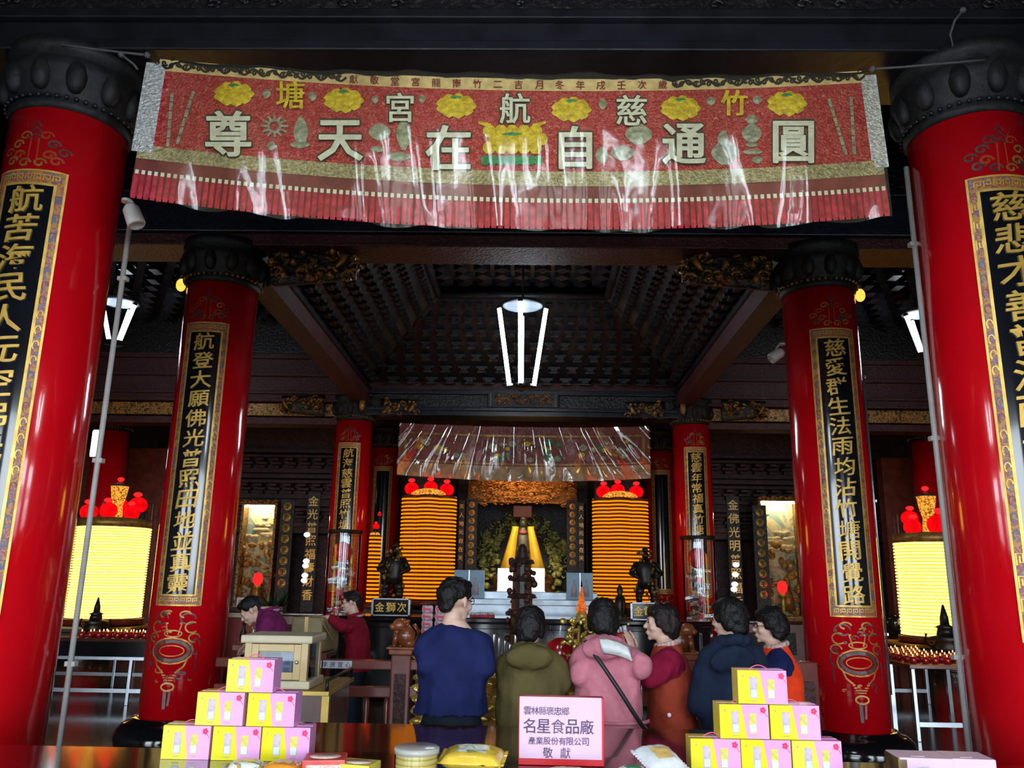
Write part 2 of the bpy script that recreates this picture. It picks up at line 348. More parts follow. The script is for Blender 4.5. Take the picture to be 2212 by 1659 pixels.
for s in (-1, 1):                                      # side aisle wall panels glowing behind the lamp towers
    b = MB()
    for j in range(7):
        x0, x1 = sorted((s*(8.6+j*.75), s*(9.25+j*.75)))
        b.mi = 0; b.box2((x0, 18.9, .2), (x1, 19.0, 1.6), .02); b.box2((x0, 18.9, 1.75), (x1, 19.0, 3.3), .02)
        b.mi = 1; b.box2((x0+.1, 18.86, .4), (x1-.1, 18.9, 1.45), .02); b.box2((x0+.1, 18.86, 1.9), (x1-.1, 18.9, 3.1), .02)
    b.mi = 0; x0, x1 = sorted((s*8.4, s*13.9)); b.box2((x0, 19.0, 0), (x1, 19.3, 4.6)); struct(b, 'trim_%d' % k, [M['red_wood'], M['frieze']]); k += 1
NT = k

# ------------------------------------------------------------------ columns
def cyl_map(phi, R, zoff=0):
    return lambda u, v, t=0: (( R+t)*sin(phi+u/R), -(R+t)*cos(phi+u/R), v+zoff)
def column(x, y, text, label, phi=0, R=.38, panel=True, group=None, ztop=ZC, cs=.185, z0=1.53, z1=4.22, ztxt=None):
    t = thing('column', label, 'column', (x, y, 0), 0, group)
    b = MB(); b.lathe([(R, .30), (R, ztop*.5), (R, ztop)], 64); b.build('shaft', M['red'], t)
    b = MB(); b.lathe([(R*1.42, 0), (R*1.42, .03), (R*1.36, .05), (R*1.50, .12), (R*1.54, .19), (R*1.48, .27), (R*1.30, .325), (R*1.16, .34), (R*1.12, .365), (R*1.03, .37)], 48)
    b.build('base', M['black_stone'], t)
    b = MB(); b.lathe([(R*1.02, ztop-.02), (R*1.06, ztop+.03), (R*1.02, ztop+.06), (R*1.06, ztop+.10), (R*1.18, ztop+.26), (R*1.22, ztop+.33), (R*1.1, ztop+.38), (R*1.2, ztop+.42), (R*1.2, ztop+.50)], 48)
    for i in range(12):                                # lotus petals around the capital
        a = 2*pi*i/12; b.ell((R*1.10*cos(a), R*1.10*sin(a), ztop+.22), (.07, .07, .13), 10)
    b.build('capital', M['capital'], t)
    b = MB()
    for i in range(44):
        a = 2*pi*i/44; b.ell((R*1.09*cos(a), R*1.09*sin(a), ztop+.055), .016, 8)
    tag(b.build('bead_ring', M['gilt'] if y > 8 else M['beam'], t))
    if not panel: return t
    hb, hf = .160, .232                                # half widths of the black field and of its border
    fm = cyl_map(phi, R)
    b = MB(); b.grid(lambda u, v: fm((u-.5)*2*hb, z0+(z1-z0)*v, .006), 12, 20); p = b.build('couplet_panel', M['panel'], t)
    b = MB(); b.mi = 0                                 # patterned border and its gold lines
    for u0, u1, v0, v1 in ((-hf, -hb, z0-.11, z1+.11), (hb, hf, z0-.11, z1+.11), (-hb, hb, z1, z1+.11), (-hb, hb, z0-.11, z0)):
        b.grid(lambda u, v: fm(u0+(u1-u0)*u, v0+(v1-v0)*v, .004), 8, 24)
    b.mi = 1
    def rect(h, a, c, w): b.stroke([(-h+2*h*i/10, a) for i in range(11)]+[(h, a+(c-a)*i/20) for i in range(1, 21)]+[(h-2*h*i/10, c) for i in range(1, 11)]+[(-h, c-(c-a)*i/20) for i in range(1, 20)], w, lambda u, v: fm(u, v, .009), True)
    rect(hb+.008, z0-.008, z1+.008, .018); rect(hf-.006, z0-.104, z1+.104, .014)
    for zz in (z1+.055, z0-.055):                      # Greek-key frets at head and foot
        for i in range(-3, 4):
            u = i*.056; q = .019
            b.stroke([(u-q, zz-q), (u-q, zz+q), (u+q, zz+q), (u+q, zz-q*.4), (u-q*.2, zz-q*.4), (u-q*.2, zz+q*.35)], .0085, lambda u, v: fm(u, v, .009))
    for s in (-1, 1):
        for zz in ([z0+.1+.13*i for i in range(3)]+[z1-.1-.13*i for i in range(3)]):
            u = s*(hb+.036); q = .017; b.stroke([(u-q, zz-q*2), (u-q, zz+q*2), (u+q, zz+q*2), (u+q, zz-q), (u, zz-q), (u, zz+q)], .008, lambda u, v: fm(u, v, .009))
        n = int((z1-z0-.9)/.10)
        for i in range(n):
            zz = z0+.5+i*.10; u = s*(hb+.036); b.mi = 1 + (1 + i//2 % 2 if i % 7 < 3 else 0)
            b.stroke([(u+.017*cos(a*.7), zz+.03*sin(a*.7)) for a in range(7)], .007, lambda u, v: fm(u, v, .009))
    b.build('panel_border', [M['fret'], M['gold'], M['blue_paint'], M['maroon_paint']], t)
    b = MB(); n = len(text); H = ztxt or (z1-z0); st = H/ max(n, 1)
    for i, ch in enumerate(text):
        zc = z1-st*(i+.5); h = min(st*.92, cs); jx = random.uniform(-.008, .008); sk = random.uniform(-.10, .10)
        b.glyph(ch, lambda gx, gy, gt: fm(jx+(gx+gy*sk)*h*1.12, zc+(gy+gx*.12)*h, .007+.010*gt))
    tag(b.build('inscription', M['gold'], p))
    # painted crown and foot motifs
    b = MB(); g = lambda u, v: fm(u, v, .004)
    for s in (-1, 1):
        for a, c, w in ((.05, z1+.16, .014), (.10, z1+.22, .018), (.15, z1+.18, .016), (.12, z1+.30, .014), (.07, z1+.36, .012), (.19, z1+.25, .012)):
            b.mi = random.choice((0, 1, 2)); b.stroke([(s*a+.045*cos(k*.7)*(1-k/14), c+.035*sin(k*.7)*(1-k/14)) for k in range(11)], w, g)
    b.mi = 2
    for k in range(3): b.stroke([(-.045+.008*k, z1+.34+k*.045), (0, z1+.375+k*.045), (.045-.008*k, z1+.34+k*.045)], .012, g)
    b.mi = 0; b.stroke([(-.03, z1+.14), (-.025, z1+.34)], .01, g); b.stroke([(.03, z1+.14), (.025, z1+.34)], .01, g)
    b.build('painted_crest', [M['crest_red'], M['gold_dark'], M['crest_grey']], t)
    b = MB(); zq = z0-.11; b.mi = 0                     # painted lantern hanging under the panel
    arc = lambda cx, cz, rx, rz, a0, a1, w: b.stroke([(cx+rx*cos(a0+(a1-a0)*k/16), cz+rz*sin(a0+(a1-a0)*k/16)) for k in range(17)], w, g)
    arc(0, zq-.42, .20, .12, 0, 2*pi, .016); b.mi = 1; arc(0, zq-.42, .165, .090, 0, 2*pi, .030); b.mi = 0; arc(0, zq-.42, .120, .050, 0, 2*pi, .010); arc(0, zq-.26, .085, .03, 0, 2*pi, .012)
    b.stroke([(-.075, zq-.17), (-.05, zq-.27)], .012, g); b.stroke([(.075, zq-.17), (.05, zq-.27)], .012, g); b.stroke([(-.08, zq-.165), (.08, zq-.165)], .014, g)
    for s in (-1, 1):
        arc(s*.20, zq-.30, .05, .04, 0, 5, .014); arc(s*.17, zq-.20, .06, .05, 1, 5.5, .014); arc(s*.10, zq-.08, .05, .03, 0, 4.5, .016)
        b.stroke([(s*.16, zq-.48), (s*.13, zq-.56), (s*.06, zq-.62)], .016, g)
        b.mi = 1; arc(s*.13, zq-.12, .07, .05, 0, 5.5, .014); arc(s*.22, zq-.38, .04, .07, 0, 5, .012); b.stroke([(s*.235, zq-.42), (s*.235, zq-.60)], .012, g); b.mi = 0
    for k in range(5): b.stroke([(-.09+.012*k, zq-.60-.022*k), (.09-.012*k, zq-.60-.022*k)], .010, g)
    arc(0, zq-.75, .06, .035, 0, 2*pi, .016); b.mi = 1; b.stroke([(-.02, zq-.78), (-.015, zq-.95)], .03, g); b.stroke([(.03, zq-.78), (.02, zq-.92)], .02, g)
    rr = random.Random(int(x*7+y*3))
    for k in range(26):                                 # clouds and leaves painted round the lantern
        u, v, r = rr.uniform(-.22, .22), zq-rr.uniform(.06, .72), rr.uniform(.02, .045); b.mi = rr.choice((0, 1, 1, 2)); a0 = rr.uniform(0, 6)
        if (u/.25)**2+((v-zq+.42)/.17)**2 < 1: continue
        b.stroke([(u+r*(1-q/12)*cos(a0+q*.7), v+r*.6*(1-q/12)*sin(a0+q*.7)) for q in range(8)], rr.uniform(.008, .016), lambda p, q: fm(p, q, .0035))
    b.build('painted_lantern', [M['gold_dark'], M['crest_grey'], M['maroon_paint']], t)
    return t
M['blue_paint'] = mat('blue_paint', (.06, .12, .26), .4); M['maroon_paint'] = mat('maroon_paint', (.24, .02, .03), .4)
M['crest_red'] = mat('orange_red_paint', (.42, .06, .015), .35); M['crest_grey'] = mat('grey_green_paint', (.07, .06, .05), .35, var=.4, scale=20)
C0 = column(-ROWS[0][1], ROWS[0][0], '航苦海民人元空佛光普照大願', 'nearest red lacquer column at the left, its gold lettered panel cut by the photo edge', .02, cs=.2)
C1 = column(ROWS[0][1], ROWS[0][0], '慈悲才善普法雨均沾竹塘', 'nearest red lacquer column at the right, its gold lettered panel cut by the photo edge', -.02, ztxt=2.45, cs=.2)
C2 = column(-ROWS[1][1], ROWS[1][0], '航登大願佛光普照田地並真靈', 'red column on the left behind the gift boxes with a fully visible couplet panel', .03)
C3 = column(ROWS[1][1], ROWS[1][0], '慈愛群生法雨均沾竹塘開覺路', 'red column on the right behind the gift boxes with a fully visible couplet panel', -.03)
C4 = column(-ROWS[2][1], ROWS[2][0], '航海慈雲普照竹塘', 'slim looking red column left of the shrine with a clear display cylinder at its foot', 0, cs=.20, ztxt=1.62)
C5 = column(ROWS[2][1], ROWS[2][0], '慈雲年常福真竹塘', 'slim looking red column right of the shrine with a clear display cylinder at its foot', 0, cs=.20, ztxt=1.62)
C6 = column(-3.40, 20.0, '', 'rearmost red column glimpsed between left shrine column and rear banner', 0, ztop=ZC)
C7 = column(3.36, 20.0, '', 'rearmost red column glimpsed between right shrine column and rear banner', 0, ztop=ZC)
C8 = column(at(235, 1000, 18).x, 18.0, '', 'plain red column at far left above the glowing lamp tower', panel=False)
C9 = column(at(2012, 1020, 18).x, 18.0, '', 'plain red column at far right above the glowing lamp tower', panel=False)

# gilt carved brackets flanking the middle and rear column heads
def bracket(label, x, y, s, sc=1.0):
    t = thing('carved_bracket', label, 'bracket', (x+s*.10, y, ZC+.02))
    b = MB(); random.seed(int(abs(x*10)+y*3))
    for i in range(26):
        u = random.random(); v = random.random()*(1-u*.35); c = Vector((s*(.1+u*.95*sc), random.uniform(-.08, .08), .10+v*.42*sc)); r = random.uniform(.04, .10)*sc
        b.tube([c+Vector((s*r*(1-k/9)*cos(k*.9), .02*k*random.uniform(-.5, .5), r*(1-k/9)*sin(k*.9))) for k in range(8)], .022*sc, 6)
    for i in range(14): b.ell((s*(.1+random.random()*.9*sc), random.uniform(-.12, .02), .1+random.random()*.36*sc), [random.uniform(.03, .06)*sc for _ in range(3)], 8)
    b.build('scrollwork', M['gilt'], t)
    b = MB(); b.grid(lambda u, v: (s*(.05+u*1.0*sc), .05, .04+.10*u+v*(.50*sc-.12*u)), 8, 4); b.build('backboard', M['frieze'], t, solid=.06)
    b = MB(); b.tube([(s*(.95*sc-.02*k), -.12, .36*sc-.05*k+.004*k*k) for k in range(6)], [.03, .035, .035, .03, .02, .01], 8); b.build('dragon_whisker', M['gold_dark'], t)
bracket('gilt carved dragon bracket beside the head of the middle left column', -2.98, 8.50, 1)
bracket('gilt carved dragon bracket beside the head of the middle right column', 2.98, 8.50, -1)
bracket('small gilt bracket inside the head of the left shrine column', -3.06, 16.15, 1, .8)
bracket('small gilt bracket inside the head of the right shrine column', 3.06, 16.15, -1, .8)
bracket('small gilt bracket on aisle side of the left shrine column', -3.9, 16.15, -1, .9)
bracket('small gilt bracket on aisle side of the right shrine column', 3.9, 16.15, 1, .9)
# carved gilt plaque on the shrine lintel
t = thing('lintel_plaque', 'carved gilt plaque set in the middle of the shrine lintel', 'plaque', (.02, 16.1, 5.1)); b = MB(); random.seed(4)
for i in range(70):
    c = Vector((random.uniform(-.55, .55), -.06, random.uniform(.05, .24))); r = random.uniform(.02, .05); b.tube([c+Vector((r*cos(k), 0, r*sin(k)))*(1-k/9) if False else c+Vector((r*(1-k/9)*cos(k), 0, r*(1-k/9)*sin(k))) for k in range(7)], .012, 5)
b.build('relief', M['gilt'], t); b = MB(); b.box2((-.72, -.03, .0), (.72, .02, .28), .01); b.build('board', M['frieze'], t)
for x in (-.66, .66): b = MB(); b.box2((x-.03, -.06, 0), (x+.03, 0, .28), .008); b.build('end_block', M['crest_grey'], t)
# hanging gold lotus buds and red stubs on the shrine column heads
for s, w in ((-1, 'left'), (1, 'right')):
    t = thing('hanging_pendant', 'small carved pendant hanging under the long beam at the %s shrine column' % w, 'pendant', (s*3.22, 15.9, 4.95))
    b = MB(); b.lathe([(.02, .25), (.05, .2), (.06, .1), (.04, .03), (.0, 0)], 12); b.build('bud', M['gold_dark'], t); b = MB(); b.lathe([(.07, .25), (.07, .36), (.05, .44)], 10); b.build('cap', M['crest_grey'], t)

# pipes and conduits standing by the columns
def pipe(label, px, Y, r, py0, py1, m, cat='pipe', n=1, group=None):
    p0 = at(px, (py0+py1)/2, Y); z0, z1 = at(px, py1, Y).z, at(px, py0, Y).z
    t = thing('conduit_pipe', label, cat, (p0.x, Y, 0)); b = MB()
    for i in range(n): b.tube([(i*r*2.4-(n-1)*r*1.2, 0, max(.34, z0)), (i*r*2.4-(n-1)*r*1.2, 0, z1)], r, 10)
    b.build('tube', m, t)
    for z in (z0+(z1-z0)*f for f in (.15, .5, .85)): b = MB(); b.box((0, .01, z), (r*2.6*n+.02, r*2+.01, .03), None, .003); b.build('clip', m, t)
pipe('pale grey conduit pipe up the inner side of the nearest left column', 205, 5.34, .018, 445, 1640, M['grey_pipe'])
pipe('pale grey conduit pipe up the inner side of the nearest right column', 2026, 5.34, .018, 362, 1640, M['grey_pipe'])
pipe('bundle of thin steel pipes on the outer side of the middle left column', 362, 8.55, .012, 690, 1500, M['steel'], n=3)
pipe('bundle of thin steel pipes on the outer side of the middle right column', 1884, 8.55, .012, 705, 1500, M['steel'], n=3)
# ------------------------------------------------------------------ the large embroidered banner
M['sequin'] = mottled('red_sequin_cloth', (.48, .018, .025), [(.62, .04, .05), (.75, .16, .12), (.40, .01, .03), (.85, .36, .28)], 34, .38, .15, bump=.8, bscale=60, keep=.44)
M['cream'] = mat('cream_satin', (.85, .64, .28), .5, var=.2, scale=14)
M['scroll'] = mat('black_embroidery', (.02, .016, .012), .6)
M['silver'] = mat('silver_sequin', (.75, .78, .74), .32, .4, var=.35, scale=50, bump=.7, bscale=70)
M['olive_silver'] = mat('olive_silver_sequin', (.52, .46, .24), .35, .35, var=.4, scale=50, bump=.7, bscale=70)
M['maroon_cloth'] = mat('maroon_satin', (.26, .06, .05), .5, var=.3, scale=5)
M['tassel_red'] = mat('red_tassel', (.60, .03, .06), .6, var=.3, scale=20)
M['tassel_head'] = mat('pale_tassel_head', (.9, .85, .66), .5)
M['letter'] = mat('padded_white_lettering', (.86, .88, .70), .45, var=.12, scale=20, bump=.3, bscale=50)
M['letter_edge'] = mat('dark_letter_outline', (.05, .05, .03), .6)
M['yellow'] = mat('yellow_embroidery', (.88, .60, .02), .5, var=.3, scale=30, bump=.4, bscale=50)
M['green'] = mat('green_embroidery', (.03, .30, .10), .5, var=.3, scale=30)
M['sage'] = mat('sage_silver_embroidery', (.42, .46, .32), .45, .2, var=.35, scale=30, bump=.5, bscale=50)
M['film'] = glassy('plastic_veil_film', (.99, .96, .88), .14, .05, bump=.3, bscale=5, veil=.04, dcol=(.9, .74, .45), edge=.06)  # tinted veil in the colour stands in for daylight reflected on the cover
def lerp(a, b, t): return a+(b-a)*t
def top_y(px): u = (px-330)/1550; return 126+26*u+38*4*u*(1-u)*.8
def bot_y(px): u = (px-278)/1647; return 434+40*u+48*4*u*(1-u)
def bY(px, py):
    v = (py-130)/350
    return 4.80-.12*v+.025*sin(px*.021)*(.3+v)+.012*sin(px*.067+2)*v
def bp(px, py, off=0): return at(px, py, bY(px, py)-off)
def bx(u, v): return lerp(lerp(330, 278, v), lerp(1880, 1925, v), u)
def bpt(u, v, off=0):
    px = bx(u, v); return bp(px, lerp(top_y(px), bot_y(px), v), off)
ban = thing('embroidered_banner', 'long red embroidered banner with white characters hung high between the front columns', 'banner', bpt(.5, 0))
BO = Vector(bpt(.5, 0))
def bpart(name, mats, fill):
    b = MB(); b.off = BO; fill(b); return b.build(name, mats, ban)
bpart('field', M['sequin'], lambda b: b.grid(lambda u, v: bpt(.012+u*.976, .075+v*.53), 90, 14))
bpart('top_border', M['cream'], lambda b: b.grid(lambda u, v: bpt(.01+u*.98, v*.078, .004), 90, 3))
bpart('silver_edge', M['silver'], lambda b: b.grid(lambda u, v: bpt(-.008+u*.028, .03+v*.62, .006), 3, 14))
bpart('silver_edge', M['silver'], lambda b: b.grid(lambda u, v: bpt(.985+u*.022, .03+v*.62, .006), 3, 14))
bpart('lower_band', M['olive_silver'], lambda b: b.grid(lambda u, v: bpt(.0+u*1.0, .60+v*.095, .006), 90, 3))
bpart('valance', M['maroon_cloth'], lambda b: b.grid(lambda u, v: bpt(u, .69+v*.27), 90, 6))
def fringe(b):
    n = 118
    for i in range(n):
        u = (i+.5)/n; w = .0030
        b.mi = 0; b.grid(lambda a, c: bpt(u+(a-.5)*2*w*(.8+.3*c), .80+c*(.175), .012), 1, 4)
        b.mi = 1; b.grid(lambda a, c: bpt(u+(a-.5)*1.6*w, .775+c*.028, .018), 1, 1)
bpart('fringe', [M['tassel_red'], M['tassel_head']], fringe)
def scrolls(b):
    for a0, a1 in ((350, 748), (1452, 1868)):
        n = int((a1-a0)/15)
        for i in range(n):
            x = a0+i*15; y = top_y(x)+11; d = 1 if i % 2 else -1
            b.stroke([(x+8*cos(k*.8)*(1-k/9)+k*1.6, y+d*8*sin(k*.8)*(1-k/9)) for k in range(8)], 4.6, lambda p, q: bp(p, q, .008))
        b.stroke([(a0+(a1-a0)*k/80, top_y(a0+(a1-a0)*k/80)+12+7*sin(k*.75)) for k in range(81)], 5.0, lambda p, q: bp(p, q, .007))
    for x, y in ((338, 124), (352, 121), (372, 126), (340, 134), (1858, 154), (1868, 152)): b.stroke([(x+5*cos(k), y+5*sin(k)) for k in range(7)], 2.5, lambda p, q: bp(p, q, .008))
bpart('scroll_embroidery', M['scroll'], scrolls)
def gch(b, ch, px, py, sz, off=.01, th=.02, bold=(), edge=0, mi=0, me_=1):
    b.mi = mi
    for dx, dy in ((0, 0),)+tuple(bold): b.glyph(ch, lambda gx, gy, gt: bp(px+dx+gx*sz, py+dy-gy*sz, off+gt*th))
    if edge:
        b.mi = me_
        for q in range(6): b.glyph(ch, lambda gx, gy, gt: bp(px+edge*cos(q*pi/3)+gx*sz, py+edge*sin(q*pi/3)-gy*sz, off*.5+gt*.004))
def big(b):
    for ch, x, y, s in (('尊', 493, 288, 98), ('天', 735, 303, 96), ('在', 968, 318, 96), ('自', 1243, 318, 92), ('通', 1478, 310, 92), ('圓', 1714, 306, 90), ('宮', 864, 232, 64), ('航', 1112, 234, 66), ('慈', 1364, 238, 66)): gch(b, ch, x, y, s, .014, .02, ((-1.6, 0), (1.6, 0), (0, 1.4)) if s > 80 else ((.8, 0),), 4.5 if s > 80 else 3)
bpart('white_lettering', [M['letter'], M['letter_edge']], big)
def small_red(b):
    for i, ch in enumerate('獻敬堂宮龍南竹二吉月冬年戌壬次歲'): gch(b, ch, 764+i*44.5, top_y(764+i*44.5)+13, 19, .008, .002)
bpart('red_lettering', M['maroon_paint'], small_red)
def yel(b):
    gch(b, '塘', 627, 204, 60, .014, .015, ((-1.2, 0), (1.2, 0), (0, 1))); gch(b, '竹', 1586, 222, 56, .014, .015, ((-1.2, 0), (1.2, 0)))
    random.seed(5); b.mi = 1
    for cx, cy0 in ((505, 203), (742, 217), (985, 229), (1234, 237), (1470, 234), (1700, 224)):
        for k in range(9):                             # leafy gold blossoms
            a = k*2*pi/9; x, y = cx+30*cos(a), cy0+17*sin(a)
            b.mi = 0; b.grid(lambda u, v: bp(x+(u-.5)*2*15*sin(pi*max(.1, v)), y+(v-.5)*22, .012+.012*sin(pi*v)*sin(pi*u)), 3, 4)
        b.grid(lambda u, v: bp(cx+(u-.5)*44, cy0+(v-.5)*22, .02+.012*sin(pi*u)*sin(pi*v)), 4, 4)
        b.mi = 1; b.grid(lambda u, v: bp(cx+(u-.5)*26, cy0-19+(v-.5)*8*sin(pi*u), .022), 4, 2)
bpart('yellow_embroidery', [M['yellow'], M['green']], yel)
def lotus(b):
    b.mi = 0
    for i in range(5):
        for j in range(3):
            x, y = 1057+i*25+(12 if j % 2 else 0), 283+j*18
            b.grid(lambda u, v: bp(x+(u-.5)*30*sin(pi*(.15+.7*v)), y+(v-.5)*26, .012+.016*sin(pi*u)), 3, 3)
    for s in (-1, 1): b.grid(lambda u, v: bp(1106+s*(45+u*28), 272-8*u+(v-.5)*10*(1-u*.5), .014), 4, 2)
    b.mi = 1
    for i in range(8): b.grid(lambda u, v: bp(1048+i*16.5+(u-.5)*17, 346+(v-.5)*22*sin(pi*(.2+.6*u)), .014), 3, 3)
    b.grid(lambda u, v: bp(1106+(u-.5)*46, 289+(v-.5)*7*sin(pi*u), .03), 5, 2)
bpart('lotus_throne', [M['yellow'], M['green']], lotus)
def orn(b):
    f = lambda p, q: bp(p, q, .012); random.seed(9)
    def blob(x, y, rx, ry): b.grid(lambda u, v: bp(x+(u-.5)*2*rx*sin(pi*(.08+.84*v)), y+(v-.5)*2*ry, .010+.014*sin(pi*u)*sin(pi*v)), 5, 6)
    b.stroke([(593+13*cos(k*pi/8), 272+13*sin(k*pi/8)) for k in range(16)], 6, f, True)
    for k in range(12): a = k*pi/6; b.stroke([(593+16*cos(a), 272+16*sin(a)), (593+30*cos(a), 272+24*sin(a))], 4.5, f)
    for x, y, rx, ry in ((650, 285, 16, 32), (648, 312, 22, 8), (586, 315, 10, 10), (820, 285, 24, 18), (872, 290, 16, 34), (862, 338, 26, 10), (815, 322, 16, 7), (1380, 290, 30, 22), (1345, 330, 26, 16), (1300, 335, 14, 18), (1562, 300, 12, 18), (1566, 330, 30, 26), (1624, 258, 14, 10), (1624, 288, 22, 20), (1624, 312, 14, 6), (1626, 328, 22, 6), (1636, 345, 12, 8), (576, 202, 9, 10), (675, 208, 9, 10), (810, 215, 8, 8), (912, 213, 8, 9), (1302, 224, 9, 12), (1536, 218, 10, 9), (1636, 216, 10, 9)): blob(x, y, rx, ry)
    for x0, y0, x1, y1 in ((372, 200, 362, 318), (418, 196, 382, 312), (1790, 212, 1828, 335), (1838, 208, 1846, 335)):
        for k in range(6): t0, t1 = k/6+.01, (k+1)/6-.01; b.stroke([(lerp(x0, x1, t0), lerp(y0, y1, t0)), (lerp(x0, x1, t1), lerp(y0, y1, t1))], 7, f)
bpart('silver_emblems', M['sage'], orn)
def film(b):
    rnd = [random.Random(3).uniform(0, 6) for _ in range(8)]
    def s(u, v):
        p = bpt(.045+u*.945, .035+v*.995, 0); x = u*60; w = 0; ph = [.3, 2.1, 4.4, 5.2]
        for k in range(4): w += abs(sin(x*(.21+.13*k)+ph[k]+v*(1.5-k)*.9))**5*.026*(.5+v)
        bulge = (.03+.25*sin(pi*min(1, v**.62)))*(.35+.65*sin(pi*min(1, max(0, u))))
        return p+Vector((0, -.035-w-bulge, 0))
    b.grid(s, 220, 24)
bpart('plastic_cover', M['film'], film)
M['rope'] = mat('grey_cord', (.10, .10, .10), .7)
def ropes(label, pts):
    t = thing('hanging_rope', label, 'rope', pts[0]); b = MB(); b.off = Vector(pts[0]); b.tube(pts, .008, 8); b.build('strand', M['rope'], t)
    b = MB(); b.off = Vector(pts[0]); b.ell(pts[0], .022, 10); b.build('knot', M['rope'], t)
ropes('grey rope tying the left end of the big banner to the column', [at(318, 119, 4.75), at(262, 113, 4.74), at(210, 107, 4.72), at(150, 99, 4.70), at(110, 96, 4.9)])
ropes('grey rope tying the right end of the big banner to the column', [at(1885, 149, 4.75), at(1950, 145, 4.74), at(2030, 138, 4.72), at(2112, 131, 4.70), at(2150, 128, 4.9)])
ropes('loose grey rope end hanging by the left column head', [at(262, 118, 4.74), at(275, 128, 4.74), at(290, 140, 4.75), at(297, 150, 4.76)])
ropes('thin cord looped beside the right column head', [at(2080, 22, 4.74), at(2062, 45, 4.75), at(2052, 75, 4.76), at(2060, 100, 4.76)])

# ------------------------------------------------------------------ rear banner over the shrine
M['old_cloth'] = mottled('old_maroon_embroidery', (.24, .040, .035), [(.34, .09, .06), (.18, .05, .05), (.45, .24, .09)], 12, .45, bump=.6, bscale=30)
M['tan_cloth'] = mat('tan_satin', (.48, .33, .17), .5, var=.3, scale=8)
RB = at(1130, 980, 16.0)
rb = thing('shrine_banner', 'old embroidered valance under wrinkled plastic hung before the shrine', 'banner', RB)
def rp(u, v, off=0):
    px = lerp(lerp(864, 858, v), lerp(1402, 1406, v), u); sag = 10*4*u*(1-u)
    return at(px, lerp(914+8*u+sag*.5, 1024+8*u+sag, v), 15.95-off+.04*sin(u*50)*v)
def rpart(name, mats, fill):
    b = MB(); b.off = RB; fill(b); return b.build(name, mats, rb)
rpart('field', M['old_cloth'], lambda b: b.grid(lambda u, v: rp(u, v), 60, 10))
rpart('lower_band', M['tan_cloth'], lambda b: b.grid(lambda u, v: rp(u, .74+v*.27, .02), 60, 4))
def rtrim(b):
    fn = lambda u, v: rp(u, v, .03)
    b.stroke([(.03+.94*k/40, .17) for k in range(41)], .035, fn); b.stroke([(.03+.94*k/40, .70) for k in range(41)], .035, fn)
    b.stroke([(.025, .17+.53*k/8) for k in range(9)], .012, fn); b.stroke([(.975, .17+.53*k/8) for k in range(9)], .012, fn)
rpart('gold_edging', M['gold_dark'], rtrim)
def rfig(b):
    random.seed(8)
    for i in range(46):
        u = .06+.88*random.random(); v = random.uniform(.28, .62); b.mi = random.choice((0, 0, 1, 2)); r = random.uniform(.008, .02)
        b.grid(lambda a, c: rp(u+(a-.5)*2*r*sin(pi*(.1+.8*c)), v+(c-.5)*7*r, .04+.02*sin(pi*a)), 3, 3)
rpart('figure_embroidery', [M['sage'], M['green'], M['yellow']], rfig)
def rfilm(b):
    r_ = random.Random(11); ph = [r_.uniform(0, 6) for _ in range(6)]
    def s(u, v):
        x = (u-.45)*40*(1-.35*v); w = 0
        for k in range(4): w += abs(sin(x*(.55+.23*k)+ph[k]+v*v*3*(u-.45)))**3*.045
        return rp(u, v*1.02, .06)+Vector((0, -w*(.3+1.2*sin(pi*(.15+.8*v))), 0))
    b.grid(s, 200, 24)
M['film_old'] = glassy('wrinkled_old_film', (.98, .96, .92), .11, .16, bump=.18, bscale=5, veil=.02, dcol=(.7, .68, .6))
rpart('plastic_cover', M['film_old'], rfilm)

# ------------------------------------------------------------------ ceiling lamps with slanting tubes
M['lamp_plate'] = mat('white_lamp_plate', (.16, .19, .23), .5)
def lamp(label, P, L=1.2, rt=.34, rb_=.15, plate=True, angs=None, rad=.034):
    t = thing('ceiling_light', label, 'lamp', P)
    b = MB(); b.lathe([(.05, .12), (.30, .10), (.32, .05), (.26, .03), (0, .03)], 28); b.build('ceiling_plate', M['lamp_plate'], t)
    b = MB(); b.tube([(0, 0, .1), (0, 0, TOP-.5-P[2] if plate else .6)], .015, 8); b.build('hanging_rod', M['dark'], t)
    b = MB(); b.lathe([(.03, -L-.05), (.16, -L-.03), (.17, -L+.02), (.03, -L+.05)], 20); b.build('lower_hub', M['dark'], t)
    for i, a in enumerate(angs or (RAD(200), RAD(-20), RAD(262), RAD(90), RAD(150), RAD(30))):
        b = MB(); p0, p1 = Vector((rt*cos(a), rt*sin(a), 0)), Vector((rb_*cos(a), rb_*sin(a), -L)); b.tube([p0, p1], rad, 10); b.build('tube', M['tube'], t)
        b = MB(); d = (p0-p1).normalized(); b.tube([p0, p0+d*.04], rad*1.1, 8); b.tube([p1, p1-d*.04], rad*1.1, 8); b.build('tube_cap', M['dark'], t)
PC = at(1129, 668, 12.2)
lamp('ceiling light of slanting white tubes hanging over the middle of the hall', PC, 1.25, .37, .19, angs=(RAD(183), RAD(-3), RAD(265), RAD(92)))
lamp('ceiling light of slanting tubes seen between the two left columns', at(258, 660, 13.0), .66, .27, .08, angs=(RAD(190), RAD(-4), RAD(80)), rad=.034)
lamp('ceiling light of slanting tubes seen between the two right columns', at(1992, 684, 13.0), .66, .27, .08, angs=(RAD(184), RAD(-8), RAD(100)), rad=.034)
t = thing('wall_tube_light', 'short bright tube lamp mounted beside the far left column', 'lamp', at(203, 957, 15.5)); b = MB(); b.box((0, 0, 0), (.09, .05, .48), None, .02); b.build('tube', M['tube'], t)
b = MB(); b.box((0, .04, 0), (.13, .04, .54), None, .01); b.build('housing', M['white_paint'], t)
